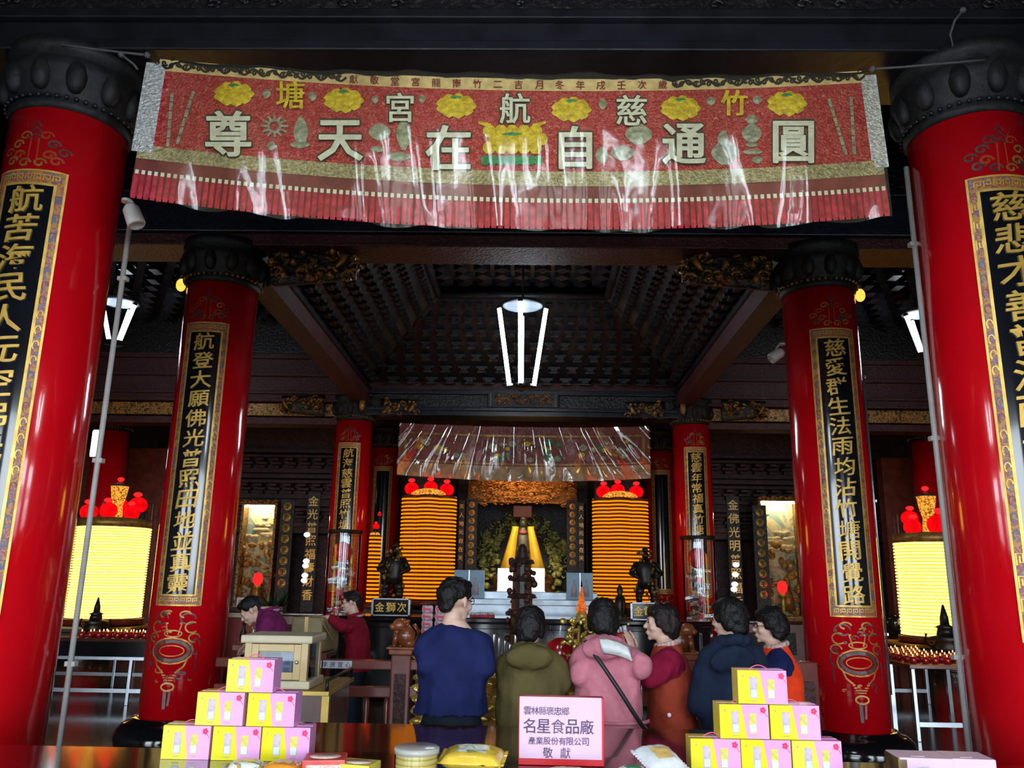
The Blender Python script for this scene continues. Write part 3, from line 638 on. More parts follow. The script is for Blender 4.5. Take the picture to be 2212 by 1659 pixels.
lamp('added ceiling light above the front tables, brightening the banner from the left', (-1.0, 1.95, 5.05), 1.25, .37, .19, angs=(RAD(183), RAD(-3), RAD(265), RAD(92)))  # this lamp and the next are unseen, added to brighten the banner
lamp('added ceiling light above the front tables, brightening the banner from the right', (1.2, 1.95, 5.05), 1.25, .37, .19, angs=(RAD(183), RAD(-3), RAD(265), RAD(92)))
# orange globes by the middle column heads
M['amber_lamp'] = glow('amber_bulb', (1.0, .42, .06), 2.2)
for w, px, py, s in (('left', 391, 616, -1), ('right', 1858, 638, 1)):
    P = at(px, py, 8.7); t = thing('amber_lamp', 'small amber bulb glowing beside the head of the middle %s column' % w, 'lamp', P)
    b = MB(); b.ell((0, 0, 0), (.055, .055, .075), 14); b.build('bulb', M['amber_lamp'], t); b = MB(); b.lathe([(.03, .07), (.035, .12), (.01, .2)], 12); b.build('socket', M['dark'], t)
# small white spot lamps / cameras on the columns
def spot(label, P, s, tilt):
    t = thing('spot_lamp', label, 'lamp', P); R = Euler((0, tilt, 0))
    b = MB(); b.lathe([(.035, .09), (.055, .06), (.060, -.06), (.05, -.075), (.045, -.06), (0, -.05)], 20, rot=R); b.build('head', M['white'], t)
    b = MB(); b.tube([(0, 0, .05), (-s*.04, .03, .12), (-s*.09, .05, .13)], .012, 8); b.build('arm', M['white_paint'], t)
    b = MB(); b.lathe([(.035, 0), (.035, .02)], 14, c=(-s*.09, .05, .13)); b.build('mount', M['white_paint'], t)
spot('white spot lamp on the nearest left column under the banner', at(289, 468, 5.05), 1, RAD(-25))
spot('white spot lamp clamped to the middle right column', at(1676, 768, 8.35), -1, RAD(55))
# ------------------------------------------------------------------ lamp towers
M['amber'] = glow('amber_lamp_tiers', (1.0, .30, .004), 1.25, (1.0, .25, .003), 60)
M['yellow_glow'] = glow('yellow_lamp_tiers', (1.0, .62, .10), 6.5, (1.0, .50, .05), 40)
M['tier'] = mat('dark_red_tier', (.16, .02, .01), .35, var=.2)
M['tier_gold'] = mat('gold_tier', (.55, .33, .06), .35, .3)
M['red_glow'] = glow('red_lotus_lamp', (1.0, .004, .006), 1.1, (.75, .0, .004), 8)
M['red_hot'] = glow('red_bulb', (1.0, .01, .01), 3.0)
M['pearl'] = glow('tiny_gold_lights', (1.0, .40, .05), 1.5, (.12, .03, .0), 38)
def drum(b, cx, cy0, r, z0, z1, n, gap=.5):
    p = []; h = (z1-z0)/n
    for i in range(n):
        z = z0+i*h
        q = gap; b.mi = 0; b.lathe([(r*.93, z), (r*.93, z+h*(q-.10)), (r*1.0, z+h*(q-.06)), (r*1.0, z+h*q)], 28, (cx, cy0, 0), False)
        b.mi = 1; b.lathe([(r*.975, z+h*q), (r*1.0, z+h*(q+.12)), (r*1.0, z+h*.9), (r*.975, z+h), (r*.93, z+h)], 28, (cx, cy0, 0), False)
def lotus_lamp(b, p, r):
    b.mi = 0; b.ell(p, (r, r, r*.85), 14)
    for k in range(6): a = k*pi/3; b.ell(Vector(p)+Vector((r*.5*cos(a), r*.5*sin(a), -r*.1)), (r*.55, r*.55, r*.75), 10)
def tower(name, label, P, drums, z1, n, mats, lamps, tip, ped, W_):
    """P = base point; drums = (dx, dy, r); z1 = height of the lit part"""
    t = thing(name, label, 'lamp tower', P)
    for dx, dy, r in drums:
        b = MB(); drum(b, dx, dy, r, .06, z1, n, .52 if n < 29 and mats[1] == M['amber'] else .34); b.build('drum', mats, t)
    b = MB(); b.lathe([(W_, -.02), (W_, .06)], 40); b.build('plinth', M['tier'], t)
    b = MB()
    for dx, dy, r in drums: b.lathe([(r*1.0, z1), (r*.98, z1+ped), (r*.6, z1+ped+.02), (0, z1+ped+.02)], 32, (dx, dy, 0))
    b.build('crown_rim', M['gold_dark'] if ped > .1 else M['tier'], t)
    zt = z1+ped
    for dx, dy, r, hz in lamps:
        b = MB(); lotus_lamp(b, (dx, dy, zt+hz+r*.8), r); o = b.build('lotus_lamp', [M['red_glow'], M['red_hot']], t)
        b = MB(); b.ell((dx, dy-r*.3, zt+hz+r*1.9), (r*.5, r*.3, r*.28), 10); b.build('bulb', M['red_hot'], o)
        b = MB(); b.tube([(dx, dy, zt), (dx, dy, zt+hz+r*.2)], .015, 6); b.build('stem', M['dark'], o)
    b = MB()
    if tip > .4:
        b.lathe([(.05, zt), (.09, zt+.05), (.07, zt+tip*.35), (.10, zt+tip*.5), (.13, zt+tip*.8), (.13, zt+tip*.82), (.0, zt+tip*.82)], 16); b.build('jewelled_finial', M['pearl'], t)
        b = MB(); b.lathe([(.16, zt+tip*.82), (.16, zt+tip*.84), (.05, zt+tip*.9), (.02, zt+tip*.94)], 16); b.build('canopy', M['crest_grey'], t)
        b = MB(); b.ell((0, 0, zt+tip), (.05, .05, .035), 10); b.build('tip_bulb', M['red_hot'], t)
    else:
        b.ell((0, -.05, zt+.02), (W_*.6, W_*.36, W_*.23), 18); b.build('jewelled_crown', M['pearl'], t)
    return t
PZ = at(917, 1305, 15.4).z-.022
P = at(917, 1305, 15.4); ztop_ = at(917, 1078, 15.4).z-P.z
tower('lamp_tower', 'amber tiered lamp tower on the altar platform left of the deity', P, ((-.27, 0, .24), (.02, -.12, .24), (.30, .02, .24)), ztop_, 27, [M['tier'], M['amber']], ((-.33, 0, .13, .05), (.02, .1, .13, .09), (.34, .02, .13, .04)), .2, .05, .56)
P = at(1342, 1325, 15.4); P.z = PZ+.023; z_ = at(1342, 1084, 15.4).z-P.z
tower('lamp_tower', 'amber tiered lamp tower on the altar platform right of the deity', P, ((-.28, 0, .24), (-.02, -.12, .24), (.28, .02, .26)), z_, 28, [M['tier'], M['amber']], ((-.30, 0, .13, .04), (-.02, .1, .13, .09), (.32, .02, .13, .05)), .2, .05, .56)
P = at(803, 1312, 15.2); z_ = at(803, 1160, 15.2).z-P.z
tower('lamp_tower', 'narrow amber lamp tower half hidden between left shrine column and dark statue', P, ((0, 0, .115),), z_, 17, [M['tier'], M['amber']], ((.0, 0, .06, .12), (.05, .02, .035, .36)), .2, .03, .16)
t = thing('tower_plinth', 'slim dark plinth under the narrow amber lamp tower', 'plinth', (P.x, P.y, 0)); b = MB(); b.box2((-.13, -.13, 0), (.13, .13, P.z-.022), .01); b.build('block', M['frieze'], t); b = MB(); b.box2((-.15, -.15, 0), (.15, .15, .08), .01); b.build('foot', M['black_gloss'], t)
P = at(222, 1344, 12.6); z_ = at(222, 1140, 12.6).z-P.z
tower('lamp_tower', 'bright yellow lamp tower glowing behind the nearest left column', P, ((0, 0, .53),), z_, 34, [M['tier_gold'], M['yellow_glow']], ((-.33, -.2, .13, .0), (.02, -.3, .13, .02), (.33, -.2, .12, .0), (-.12, .25, .14, .14), (.2, .25, .14, .14)), .62, .13, .58)
P = at(2032, 1384, 12.0); z_ = at(2032, 1174, 12.0).z-P.z
tower('lamp_tower', 'bright yellow lamp tower glowing behind the nearest right column', P, ((0, 0, .50),), z_, 28, [M['tier_gold'], M['yellow_glow']], ((-.33, -.2, .12, .0), (.0, -.3, .16, .0), (.33, -.2, .12, .0), (-.15, .25, .12, .16)), .66, .13, .54)

# ------------------------------------------------------------------ shrine: platform, niche, deity, altar
sh = thing('shrine_niche', 'dark carved shrine niche framing the deity under the rear banner', 'shrine', (.02, 18.6, 0)); PZ = at(917, 1305, 15.4).z-.022
b = MB(); b.box2((-2.48, .9, PZ), (2.48, 1.0, 4.6)); b.box2((-2.48, -1.2, PZ), (-1.55, .9, 4.6)); b.box2((1.55, -1.2, PZ), (2.48, .9, 4.6)); b.build('case', M['frieze'], sh)
CZ = at(1128, 1062, 17.6).z; CL = at(1128, 1032, 17.0).z
b = MB(); random.seed(12); b.grid(lambda u, v: ((u-.5)*2.4, -.98+.25*abs(u-.5)**2*4+.12*v, CZ-.24+.50*v+.0*u), 12, 4)
for i in range(150):
    a = random.uniform(-1.15, 1.15); c = Vector((a, -1.02+.2*abs(a)**2*.8, CZ+random.uniform(-.26, .26)-.06*a*a)); r = random.uniform(.04, .10); b.tube([c+Vector((r*(1-k/8)*cos(k), 0, r*(1-k/8)*sin(k)*.7)) for k in range(7)], .018, 5)
M['canopy'] = mottled('amber_gilt_canopy', (.30, .14, .04), [(.62, .34, .10), (.40, .18, .05), (.75, .45, .15)], 10, .4, .2, bump=.7, keep=.42)
b.build('carved_canopy', M['canopy'], sh)
b = MB(); b.tube([(-.75, -1.55, CL), (.75, -1.55, CL)], .025, 8); b.build('canopy_lamp', glow('warm_canopy_lamp', (1, .50, .16), 45), sh)
b = MB(); random.seed(13)                               # halo of gilt clouds
for i in range(150):
    a = random.uniform(-.35, pi+.35); rr = random.uniform(.62, 1.0); c = Vector((rr*1.0*cos(a)*1.05, .75, 2.15+rr*.85*sin(a)*1.25)); r = random.uniform(.05, .12)
    b.tube([c+Vector((r*(1-k/9)*cos(k*.9+a), -.05*random.random(), r*(1-k/9)*sin(k*.9+a))) for k in range(8)], .024, 5)
for s in (-1, 1):
    for i in range(26): b.ell((s*random.uniform(.55, 1.0), .72, random.uniform(PZ+.12, 2.6)), (random.uniform(.05, .12), .06, random.uniform(.04, .09)), 8)
M['cloud_gilt'] = mottled('olive_gilt_clouds', (.10, .10, .03), [(.55, .52, .12), (.75, .66, .2), (.25, .28, .08)], 5, .4, .2, bump=.6, keep=.40)
b.build('cloud_halo', M['cloud_gilt'], sh)
for x_, y_, r_, z_ in ((-1.3, -1.0, .07, 3.3), (1.3, -1.0, .07, 3.3), (-1.05, -.2, .05, 3.2), (1.05, -.2, .05, 3.2)): b = MB(); b.tube([(x_, y_, PZ), (x_, y_, z_)], r_, 14); b.build('pillar', M['black_gloss'], sh)
b = MB(); P = at(1129, 1105, 18.25)
b.box(P, (.42, .08, .26), None, .02); tag(b.build('plaque', mat('copper_red_plaque', (.42, .13, .05), .45), None, loc=P), 'copper red plaque above the head of the seated deity', 'plaque')
# deity
D = at(1129, 1232, 17.9); dz = D.z
d = thing('deity_statue', 'dark seated deity statue draped in a yellow robe in the shrine', 'statue', D)
b = MB(); b.loft([((0, 0, -.1), .5, .3), ((0, 0, .1), .48, .3), ((0, 0, .3), .36, .24), ((0, 0, .55), .24, .18), ((0, 0, .78), .22, .15), ((0, 0, .88), .10, .09), ((0, -.02, .94), .07, .07)], 20)
b.ell((0, -.03, .99), (.085, .095, .11), 16); b.ell((0, .0, 1.09), (.07, .07, .07), 14); b.ell((0, -.12, .42), (.30, .14, .10), 14)
b.ell((0, -.12, .98), (.016, .018, .03), 8); b.build('body', mat('smoked_bronze', (.055, .05, .03), .45, .4, var=.4, scale=8), d)
for s in (-1, 1):
    b = MB(); b.grid(lambda u, v: (s*(lerp(.10, .20, v)+u*lerp(.14, .32, v)), -.17-.10*sin(pi*u)-.14*v, .86-.98*v+.04*sin(pi*u)*(1-v)), 8, 14); b.grid(lambda u, v: (s*(.10+u*.14), -.17-.10*sin(pi*u)+.32*v, .86+.06*sin(pi*v)), 6, 6)
    b.build('robe_panel', mat('yellow_robe_silk', (.85, .52, .03), .5, var=.12, scale=5, bump=.3, bscale=12), d, solid=.02)
b = MB(); b.ell((0, -.16, .80), (.09, .03, .05), 10); b.build('pendant', M['maroon_cloth'], d)
b = MB(); b.loft([((0, 0, -.62), .75, .42), ((0, 0, -.5), .8, .45), ((0, 0, -.35), .6, .36), ((0, 0, -.22), .7, .4), ((0, 0, -.1), .62, .36)], 24); b.build('lotus_seat', M['gilt'], d)
sl = bpy.data.lights.new('deity_fill', 'SPOT'); sl.energy = 130; sl.spot_size = RAD(50); sl.spot_blend = .6; sl.color = (1, .86, .62); sl.shadow_soft_size = .06; so = bpy.data.objects.new('deity_fill', sl); COL.objects.link(so); so.location = (.0, 16.7, 3.55); so.rotation_euler = (Vector((D.x, D.y, D.z+.5))-so.location).to_track_quat('-Z', 'Y').to_euler()  # added fill light without a fixture, brightening the robed deity
# tall dark couplet boards with gold medallions
KZ = at(557, 1322, 18.5).z
def medallions(label, px, py0, py1, Y, n, w=.20, chars=None, board=True, m=None, sz=.8, zf=None):
    P0, P1 = at(px, py0, Y), at(px, py1, Y); t = thing('couplet_board', label, 'sign', P1)
    H = P0.z-P1.z; dx = (P0.x-P1.x)
    if board: b = MB(); b.box2((-w*.62, .02, -.05 if zf is None else zf-P1.z), (w*.62, .06, H+.05), .01); b.build('board', M['frieze'], t)
    b = MB(); st = H/n; q = min(st*sz, w)
    for i in range(n):
        z = H-st*(i+.5); fn = lambda u, v: (u, -.02, z+v)
        b.mi = 0
        if chars: b.glyph(chars[i % len(chars)], lambda gx, gy, gt: (gx*q, .015-gt*.02, z+gy*q))
        else:
            b.lathe([(q*.5, -.02), (q*.5, .0), (q*.44, .012), (0, .012)], 16, (0, 0.01, z), rot=Euler((RAD(90), 0, 0)))
            b.mi = 1; random.seed(i)
            for k in range(4): b.stroke([(-q*.28, (k-1.5)*q*.17), (q*.28, (k-1.5)*q*.17)], q*.07, fn)
            b.stroke([(random.uniform(-.1, .1)*q, -q*.3), (0, q*.3)], q*.07, fn)
    b.build('characters' if chars else 'medallions', [m or M['gold'], M['frieze']], t); return t
M['lit_gold'] = mat('bright_gold_leaf', (.9, .6, .2), .3, .2, var=.2, scale=12)
medallions('vertical row of gold medallions left of the deity', 1016, 1082, 1222, 17.3, 8, zf=PZ)
medallions('vertical row of gold medallions right of the deity', 1237, 1086, 1225, 17.3, 8, zf=PZ)
medallions('vertical row of gold medallions beside the left painted niche', 607, 1082, 1272, 19.0, 8, .26, zf=KZ)
medallions('vertical row of gold medallions beside the right painted niche', 1651, 1096, 1296, 19.0, 9, .26, zf=KZ)
medallions('dark hanging board with gold characters left of the left shrine column', 662, 1068, 1300, 18.6, 8, .24, chars='金光普照福壽財香', m=M['lit_gold'], zf=KZ)
medallions('dark hanging board with gold characters right of the right shrine column', 1594, 1076, 1316, 18.6, 8, .24, chars='金佛光明普照福香', m=M['lit_gold'], zf=KZ)
medallions('faint narrow board of small gilt marks left of the medallion row', 994, 1085, 1215, 17.2, 7, .10, chars='天人地元自在', zf=PZ)
medallions('faint narrow board of small gilt marks right of the medallion row', 1256, 1090, 1215, 17.2, 7, .10, chars='天人地元自在', zf=PZ)
# glowing beads put in for the bright glints down the boards
M['cold_glow'] = glow('cool_white_glint', (.85, .85, 1.0), 4.0)
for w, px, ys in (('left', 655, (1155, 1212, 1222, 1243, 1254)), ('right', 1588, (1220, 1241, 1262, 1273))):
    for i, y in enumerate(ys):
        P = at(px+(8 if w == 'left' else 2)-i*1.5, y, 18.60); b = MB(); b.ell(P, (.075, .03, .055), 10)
        tag(b.build('board_glint', M['cold_glow'], None, loc=P), 'tiny cool white glint modelled as glowing bead on the %s hanging board' % w, 'lamp', 'cool glints on the %s board' % w)

# painted niches at the side shrines
M['mural'] = mottled('lit_painted_mural', (.30, .46, .42), [(.80, .62, .22), (.85, .78, .45), (.42, .52, .40), (.75, .35, .10)], 2.2, .6, bump=.1, keep=.40)
M['mural_gold'] = mottled('gilded_figures', (.40, .20, .04), [(.80, .45, .08), (.45, .12, .03), (.85, .6, .15), (.25, .42, .40)], 9, .45, .2, bump=.7, keep=.4)
M['niche_lamp'] = glow('niche_strip_lamp', (1, .86, .6), 60)
def niche(label, px0, px1, py0, py1, Y, side):
    a, c = at(px0, py1, Y), at(px1, py0, Y); a.z = KZ+.06; t = thing('painted_niche', label, 'shrine', ((a.x+c.x)/2, Y, a.z)); w, h = (c.x-a.x)/2, c.z-a.z
    b = MB(); b.box2((-w, .30, 0), (w, .36, h)); b.mi = 1; random.seed(int(px0))
    for i in range(9):                                   # gilt clouds
        cx, cz = random.uniform(-w*.8, w*.8), h*random.uniform(.5, .93)
        for k in range(4): b.ell((cx+(k-1.5)*.08, .28, cz+random.uniform(-.02, .02)), (.085, .02, .045), 10)
    b.build('mural', [M['mural'], mat('pale_gilt_cloud', (.85, .72, .38), .5)], t)
    b = MB()
    for i in range(60):
        cx, cz = random.uniform(-w*.95, w*.95), max(.12, h*random.random()**1.5*.62); b.ell((cx, .22+random.uniform(-.08, .05), cz), [random.uniform(.03, .11) for _ in range(3)], 8)
    b.build('carved_figures', M['mural_gold'], t)
    b = MB(); b.lathe([(.17, .12), (.15, .35), (.11, .55), (.05, .62)], 14, (side*w*.2, .02, 0)); b.ell((side*w*.2, 0, .70), (.075, .08, .10), 12); b.build('deity', M['gold_dark'], t)
    b = MB(); b.box2((-w-.05, -.1, h-.02), (w+.05, .36, h+.06), .01); b.box2((-w-.05, -.1, -.06), (w+.05, .36, 0), .01)
    for s in (-1, 1): b.box2((s*w-.03, -.05, 0), (s*w+.03, .36, h))
    for i in range(10): b.ell((-w+2*w*i/9, -.12, h+.04+.03*(i % 2)), (.08, .05, .05), 8)
    b.build('frame', M['gilt'], t); b = MB(); b.box2((-w*.9, .06, h-.06), (w*.9, .10, h-.03)); b.build('strip_lamp', M['niche_lamp'], t)
niche('lit painted niche with gilt clouds beyond the middle left column', 506, 598, 1090, 1318, 19.6, 1)
niche('lit painted niche with gilt clouds beyond the middle right column', 1652, 1722, 1082, 1316, 19.6, 1)
def red_lamp(label, px, py, Y, pz):
    P = at(px, py, Y); z0 = KZ-P.z; t = thing('altar_lamp', label, 'lamp', P); b = MB(); b.lathe([(0, .16), (.08, .13), (.11, .03), (.10, -.06), (.05, -.12)], 18); b.build('red_shade', M['red_hot'], t)
    b = MB(); b.lathe([(.06, -.12), (.10, -.16), (.03, -.2), (.05, -.3), (.03, z0+.08), (.10, z0)], 14); b.build('stand', M['gold'], t)
red_lamp('round red altar lamp before the left painted niche', 557, 1252, 18.8, 1318)
red_lamp('round red altar lamp before the right painted niche', 1690, 1270, 18.8, 1322)
# counters of the side shrines
for w, x0, x1 in (('left', -7.4, -4.12), ('right', 4.12, 7.4)):
    t = thing('shrine_counter', 'long dark red altar counter below the %s painted niche' % w, 'counter', ((x0+x1)/2, 18.9, 0)); h = (x1-x0)/2
    b = MB(); b.box2((-h, -.42, 0), (h, 1.15, at(557, 1322, 18.5).z-.06), .02); b.build('body', M['red_wood'], t); b = MB(); z = at(557, 1322, 18.5).z; b.box2((-h-.05, -.5, z-.06), (h+.05, 1.2, z), .015); b.build('top', M['rosewood'], t)
    b = MB()
    for k in range(5): b.box2((-h+.1+k*(2*h/5), -.45, .2), (-h-.1+(k+1)*(2*h/5), -.42, z-.25), .01)
    b.build('door_panel', M['frieze'], t)
# altar: long black table, steel steps, glowing boxes and the things standing there
AZ = at(1000, 1334, 12.2).z
al = thing('altar_table', 'long black lacquered altar table with carved front before the deity', 'table', (.02, 12.6, 0))
b = MB(); b.box2((-2.9, -.42, AZ-.07), (2.9, .42, AZ), .015); b.box2((-2.8, -.36, AZ-.16), (2.8, .36, AZ-.08), .01); b.build('tabletop', M['black_gloss'], al)
b = MB(); b.box2((-2.75, -.30, .1), (2.75, .34, AZ-.16)); random.seed(3)
for i in range(40):
    c = Vector((random.uniform(-2.6, 2.6), -.29, random.uniform(.2, AZ-.22))); r = random.uniform(.05, .11); b.tube([c+Vector((r*(1-k/8)*cos(k), 0, r*(1-k/8)*sin(k))) for k in range(7)], .012, 5)
b.build('carved_front', M['black_gloss'], al)
for sx in (-1, 1):
    for sy in (-1, 1): b = MB(); b.box((sx*2.7, sy*.32, AZ*.5-.08), (.14, .12, AZ-.16), None, .02); b.build('leg', M['black_gloss'], al)
Zs = [at(1120, y, 13.6+.35*i).z for i, y in enumerate((1306, 1294, 1278))]
M['step'] = mat('dull_steel_step', (.30, .35, .40), .28, .6, var=.25, scale=3)
st = thing('offering_steps', 'silver stepped offering shelf behind the black altar table', 'shelf', (.06, 13.6, 0))
for i, z in enumerate(Zs): b = MB(); b.box2((-1.35+.04*i, .35*i-.17, 0), (1.35-.04*i, .35*i+.18, z), .008); b.build('step', M['step'], st)
sp = thing('shrine_platform', 'dark platform carrying the lamp towers and the deity', 'platform', (.02, 16.4, 0))
b = MB(); z = PZ; b.box2((-2.5, -1.5, 0), (2.5, 3.2, z)); b.build('body', M['frieze'], sp); b = MB(); b.box2((-2.52, -1.55, z-.06), (2.52, -1.4, z-.001), .01); b.build('edge', M['black_gloss'], sp)
M['white_glow'] = glow('white_light_box', (1, .98, .96), 2.2, (.9, .92, 1.0), 2)
M['blue_card'] = mat('pale_blue_carton', (.28, .48, .66), .45, var=.1); M['blue_print'] = mat('carton_print', (.7, .62, .55), .5, col2=(.35, .3, .4))
for w, px in (('left', 1091), ('right', 1160)):
    P0, P1 = at(px-16.5, 1272, 14.2), at(px+16.5, 1228, 14.2); t = thing('light_box', 'glowing white light box on the steps to the %s of the dark pagoda' % w, 'lamp', ((P0.x+P1.x)/2, 14.3, Zs[2]+.021)); h = P1.z-Zs[2]-.02; wd = (P1.x-P0.x)/2
    b = MB(); b.box2((-wd, -.1, 0), (wd, .1, h), .01); b.build('glowing_panel', M['white_glow'], t); b = MB(); b.box2((-wd-.01, -.11, -.02), (wd+.01, .11, 0)); b.build('foot', M['steel'], t)
def carton(label, px0, px1, py0, py1, Y):
    a, c = at(px0, py1, Y), at(px1, py0, Y); w, h = (c.x-a.x)/2, c.z-a.z; h = c.z-Zs[1]; t = thing('gift_carton', label, 'box', ((a.x+c.x)/2, Y, Zs[1]+.001)); b = MB(); b.box2((-w, 0, 0), (w, .20, h), .006); b.build('carton', M['blue_card'], t)
    b = MB()
    for s in (-1, 1): b.loft([((s*w*.45, -.004, h*.12), w*.22, .003), ((s*w*.45, -.004, h*.4), w*.2, .003), ((s*w*.45, -.004, h*.6), w*.07, .003), ((s*w*.45, -.004, h*.75), w*.06, .003)], 8)
    b.build('bottle_print', M['blue_print'], t); b = MB(); b.box2((-.008, -.004, 0), (.008, 0, h)); b.build('seam', M['steel'], t)
carton('pale blue bottle carton on the steps left of the light boxes', 980, 1046, 1232, 1280, 13.88)
carton('pale blue bottle carton on the steps right of the light boxes', 1225, 1281, 1238, 1284, 13.88)
# dark pagoda-like incense tower in the middle
P = at(1126, 1420, 11.0); t = thing('incense_tower', 'tall dark wooden incense tower standing in the middle before the altar', 'incense burner', (P.x, 11.0, 0)); zt = at(1126, 1175, 11.0).z
b = MB(); prof = [(.24, 0), (.24, .5), (.18, .55), (.18, .9)]; z = .9
while z < zt-.25:
    f = (zt-z)/(zt-.9); r = .12+.08*f; prof += [(r*.8, z+.01), (r*.8, z+.13), (r*1.15, z+.14), (r*1.0, z+.19), (r*.75, z+.2)]; z += .22
prof += [(.09, z), (.06, zt-.05), (.02, zt)]
b.lathe(prof, 14, sm=False); b.mi = 1; random.seed(1)
for i in range(40):
    a = random.uniform(0, 2*pi); z = random.uniform(.9, zt-.2); r = .13+.08*(zt-z)/(zt-.9); b.ell((r*cos(a), r*sin(a), z), random.uniform(.02, .05), 8)
b.build('tiered_body', [mat('dark_wood_pagoda', (.035, .018, .014), .35, var=.4, bump=.4), M['beam_red']], t)
b = MB(); b.lathe([(.26, 0), (.27, .05), (.245, .08)], 14); b.build('foot', M['black_gloss'], t)
# guardian statues
def guardian(label, px, py0, py1, Y, bronze):
    P = at(px, py1, Y); h = at(px, py0, Y).z-P.z; t = thing('statue_plinth', 'dark plinth under the '+label[5:], 'plinth', (P.x, Y, 0)); b = MB(); b.box2((-.3, -.25, 0), (.3, .25, P.z-.001), .01); b.build('block', M['frieze'], t); b = MB(); b.box2((-.33, -.28, 0), (.33, .28, .1), .01); b.build('foot', M['black_gloss'], t)
    t = thing('guardian_statue', label, 'statue', P); k = h/1.0
    b = MB(); b.loft([((0, 0, .30*k), .17*k, .13*k), ((.01*k, 0, .45*k), .14*k, .11*k), ((0, 0, .62*k), .18*k, .12*k), ((0, 0, .74*k), .15*k, .10*k), ((0, 0, .80*k), .05*k, .05*k)], 16)
    b.ell((0, -.01*k, .86*k), (.06*k, .065*k, .075*k), 12); b.ell((0, 0, .95*k), (.055*k, .055*k, .05*k), 10)
    for s in (-1, 1): b.chain([(s*.16*k, 0, .70*k), (s*.25*k, -.05*k, .56*k), (s*.16*k, -.16*k, .50*k)], [.055*k, .045*k, .035*k], 10); b.chain([(s*.08*k, 0, .36*k), (s*.13*k, -.08*k, .20*k), (s*.12*k, -.02*k, .05*k)], [.08*k, .06*k, .045*k], 10)
    b.mi = 1; random.seed(int(px))
    for i in range(46): a = random.uniform(0, 2*pi); z = random.uniform(.05, .95)*k; r = (.20-.1*z/k)*k; b.ell((r*cos(a)*1.1, r*sin(a)*.8-.02, z), random.uniform(.012, .035)*k, 7)
    b.build('armoured_body', [M['dark_bronze'], M['dull_gilt']], t); b = MB(); b.lathe([(.26*k, 0), (.28*k, .03*k), (.2*k, .06*k)], 18); b.build('plinth', M['frieze'], t)
M['dark_bronze'] = mat('dark_bronze', (.020, .016, .013), .38, .4, var=.5, scale=10); M['dull_gilt'] = mat('dull_gilt', (.26, .17, .06), .4, .4, var=.6, scale=8)
guardian('dark guardian statue before the left amber lamp tower', 848, 1172, 1302, 13.9, 0)
guardian('dark guardian statue before the right amber lamp tower', 1396, 1182, 1312, 13.9, 0)
P = at(1335, 1330, 13.0); t = thing('deity_figurine', 'small dark figurine on the altar before the right lamp tower', 'statue', (P.x, 12.7, AZ)); b = MB(); b.lathe([(.10, 0), (.11, .04), (.07, .08), (.09, .2), (.075, .30), (.035, .35), (.05, .40), (.045, .45), (.0, .50)], 16); b.build('body', M['dark_bronze'], t); b = MB(); b.lathe([(.15, -.0), (.15, .02)], 16); b.build('stand', M['crest_grey'], t)
P = at(1256, 1326, 12.4); t = thing('amber_pagoda_lamp', 'orange glass pagoda lamp on the altar table', 'lamp', (P.x, 12.35, AZ)); b = MB(); pr = []
for k in range(5): r = .085-.014*k; pr += [(r*.7, .12+k*.055), (r*1.1, .125+k*.055), (r*.8, .165+k*.055)]
b.lathe(pr+[(.01, .46)], 8, sm=False); b.build('pagoda', glow('orange_glass', (1, .25, .04), .9, (.5, .08, .02), 25), t); b = MB(); b.lathe([(.09, 0), (.08, .06), (.06, .12)], 12); b.build('base', M['gold'], t); b = MB(); b.lathe([(.015, .46), (.01, .52), (0, .55)], 8); b.build('tip', M['dark'], t)
t = thing('offering_tray', 'red tray of white wrapped sweets on the altar table', 'tray', (at(1042, 1326, 12.4).x, 12.4, AZ)); b = MB(); b.box2((-.18, -.12, 0), (.18, .12, .035), .01); b.build('tray', M['red_gift'] if 'red_gift' in M else M['tassel_red'], t)
b = MB(); random.seed(2)
for i in range(16): b.ell((random.uniform(-.15, .15), random.uniform(-.09, .09), .05), (.03, .025, .02), 8)
tag(b.build('wrapped_sweets', M['white'], t), kind='stuff')
def nameplate(label, px0, px1, py0, py1, txt):
    Y = 12.25; a, c = at(px0, py1, Y), at(px1, py0, Y); w, h = (c.x-a.x)/2, c.z-a.z; h = c.z-AZ; t = thing('name_plate', label, 'sign', ((a.x+c.x)/2, Y, AZ+.001))
    b = MB()
    for x0, x1, z0, z1 in ((-w, w, 0, .022), (-w, w, h-.022, h), (-w, -w+.03, 0, h), (w-.03, w, 0, h)): b.box2((x0, -.02, z0), (x1, .02, z1), .003)
    b.build('frame', M['steel'], t); b = MB(); b.box2((-w+.02, -.012, .01), (w-.02, .012, h-.01)); b.build('plate', M['panel'], t)
    b = MB()
    for i, ch in enumerate(txt):
        x = -w+2*w*(i+.5+.25)/(len(txt)+.5); b.glyph(ch, lambda gx, gy, gt: (x+gx*h*.55, -.014-.004*gt, h*.5+gy*h*.55))
    b.build('lettering', M['gold'], t)
nameplate('steel framed black nameplate on the left end of the altar table', 802, 887, 1293, 1319, '金獅次')
nameplate('steel framed black nameplate on the right end of the altar table', 1362, 1440, 1302, 1328, '金電香')
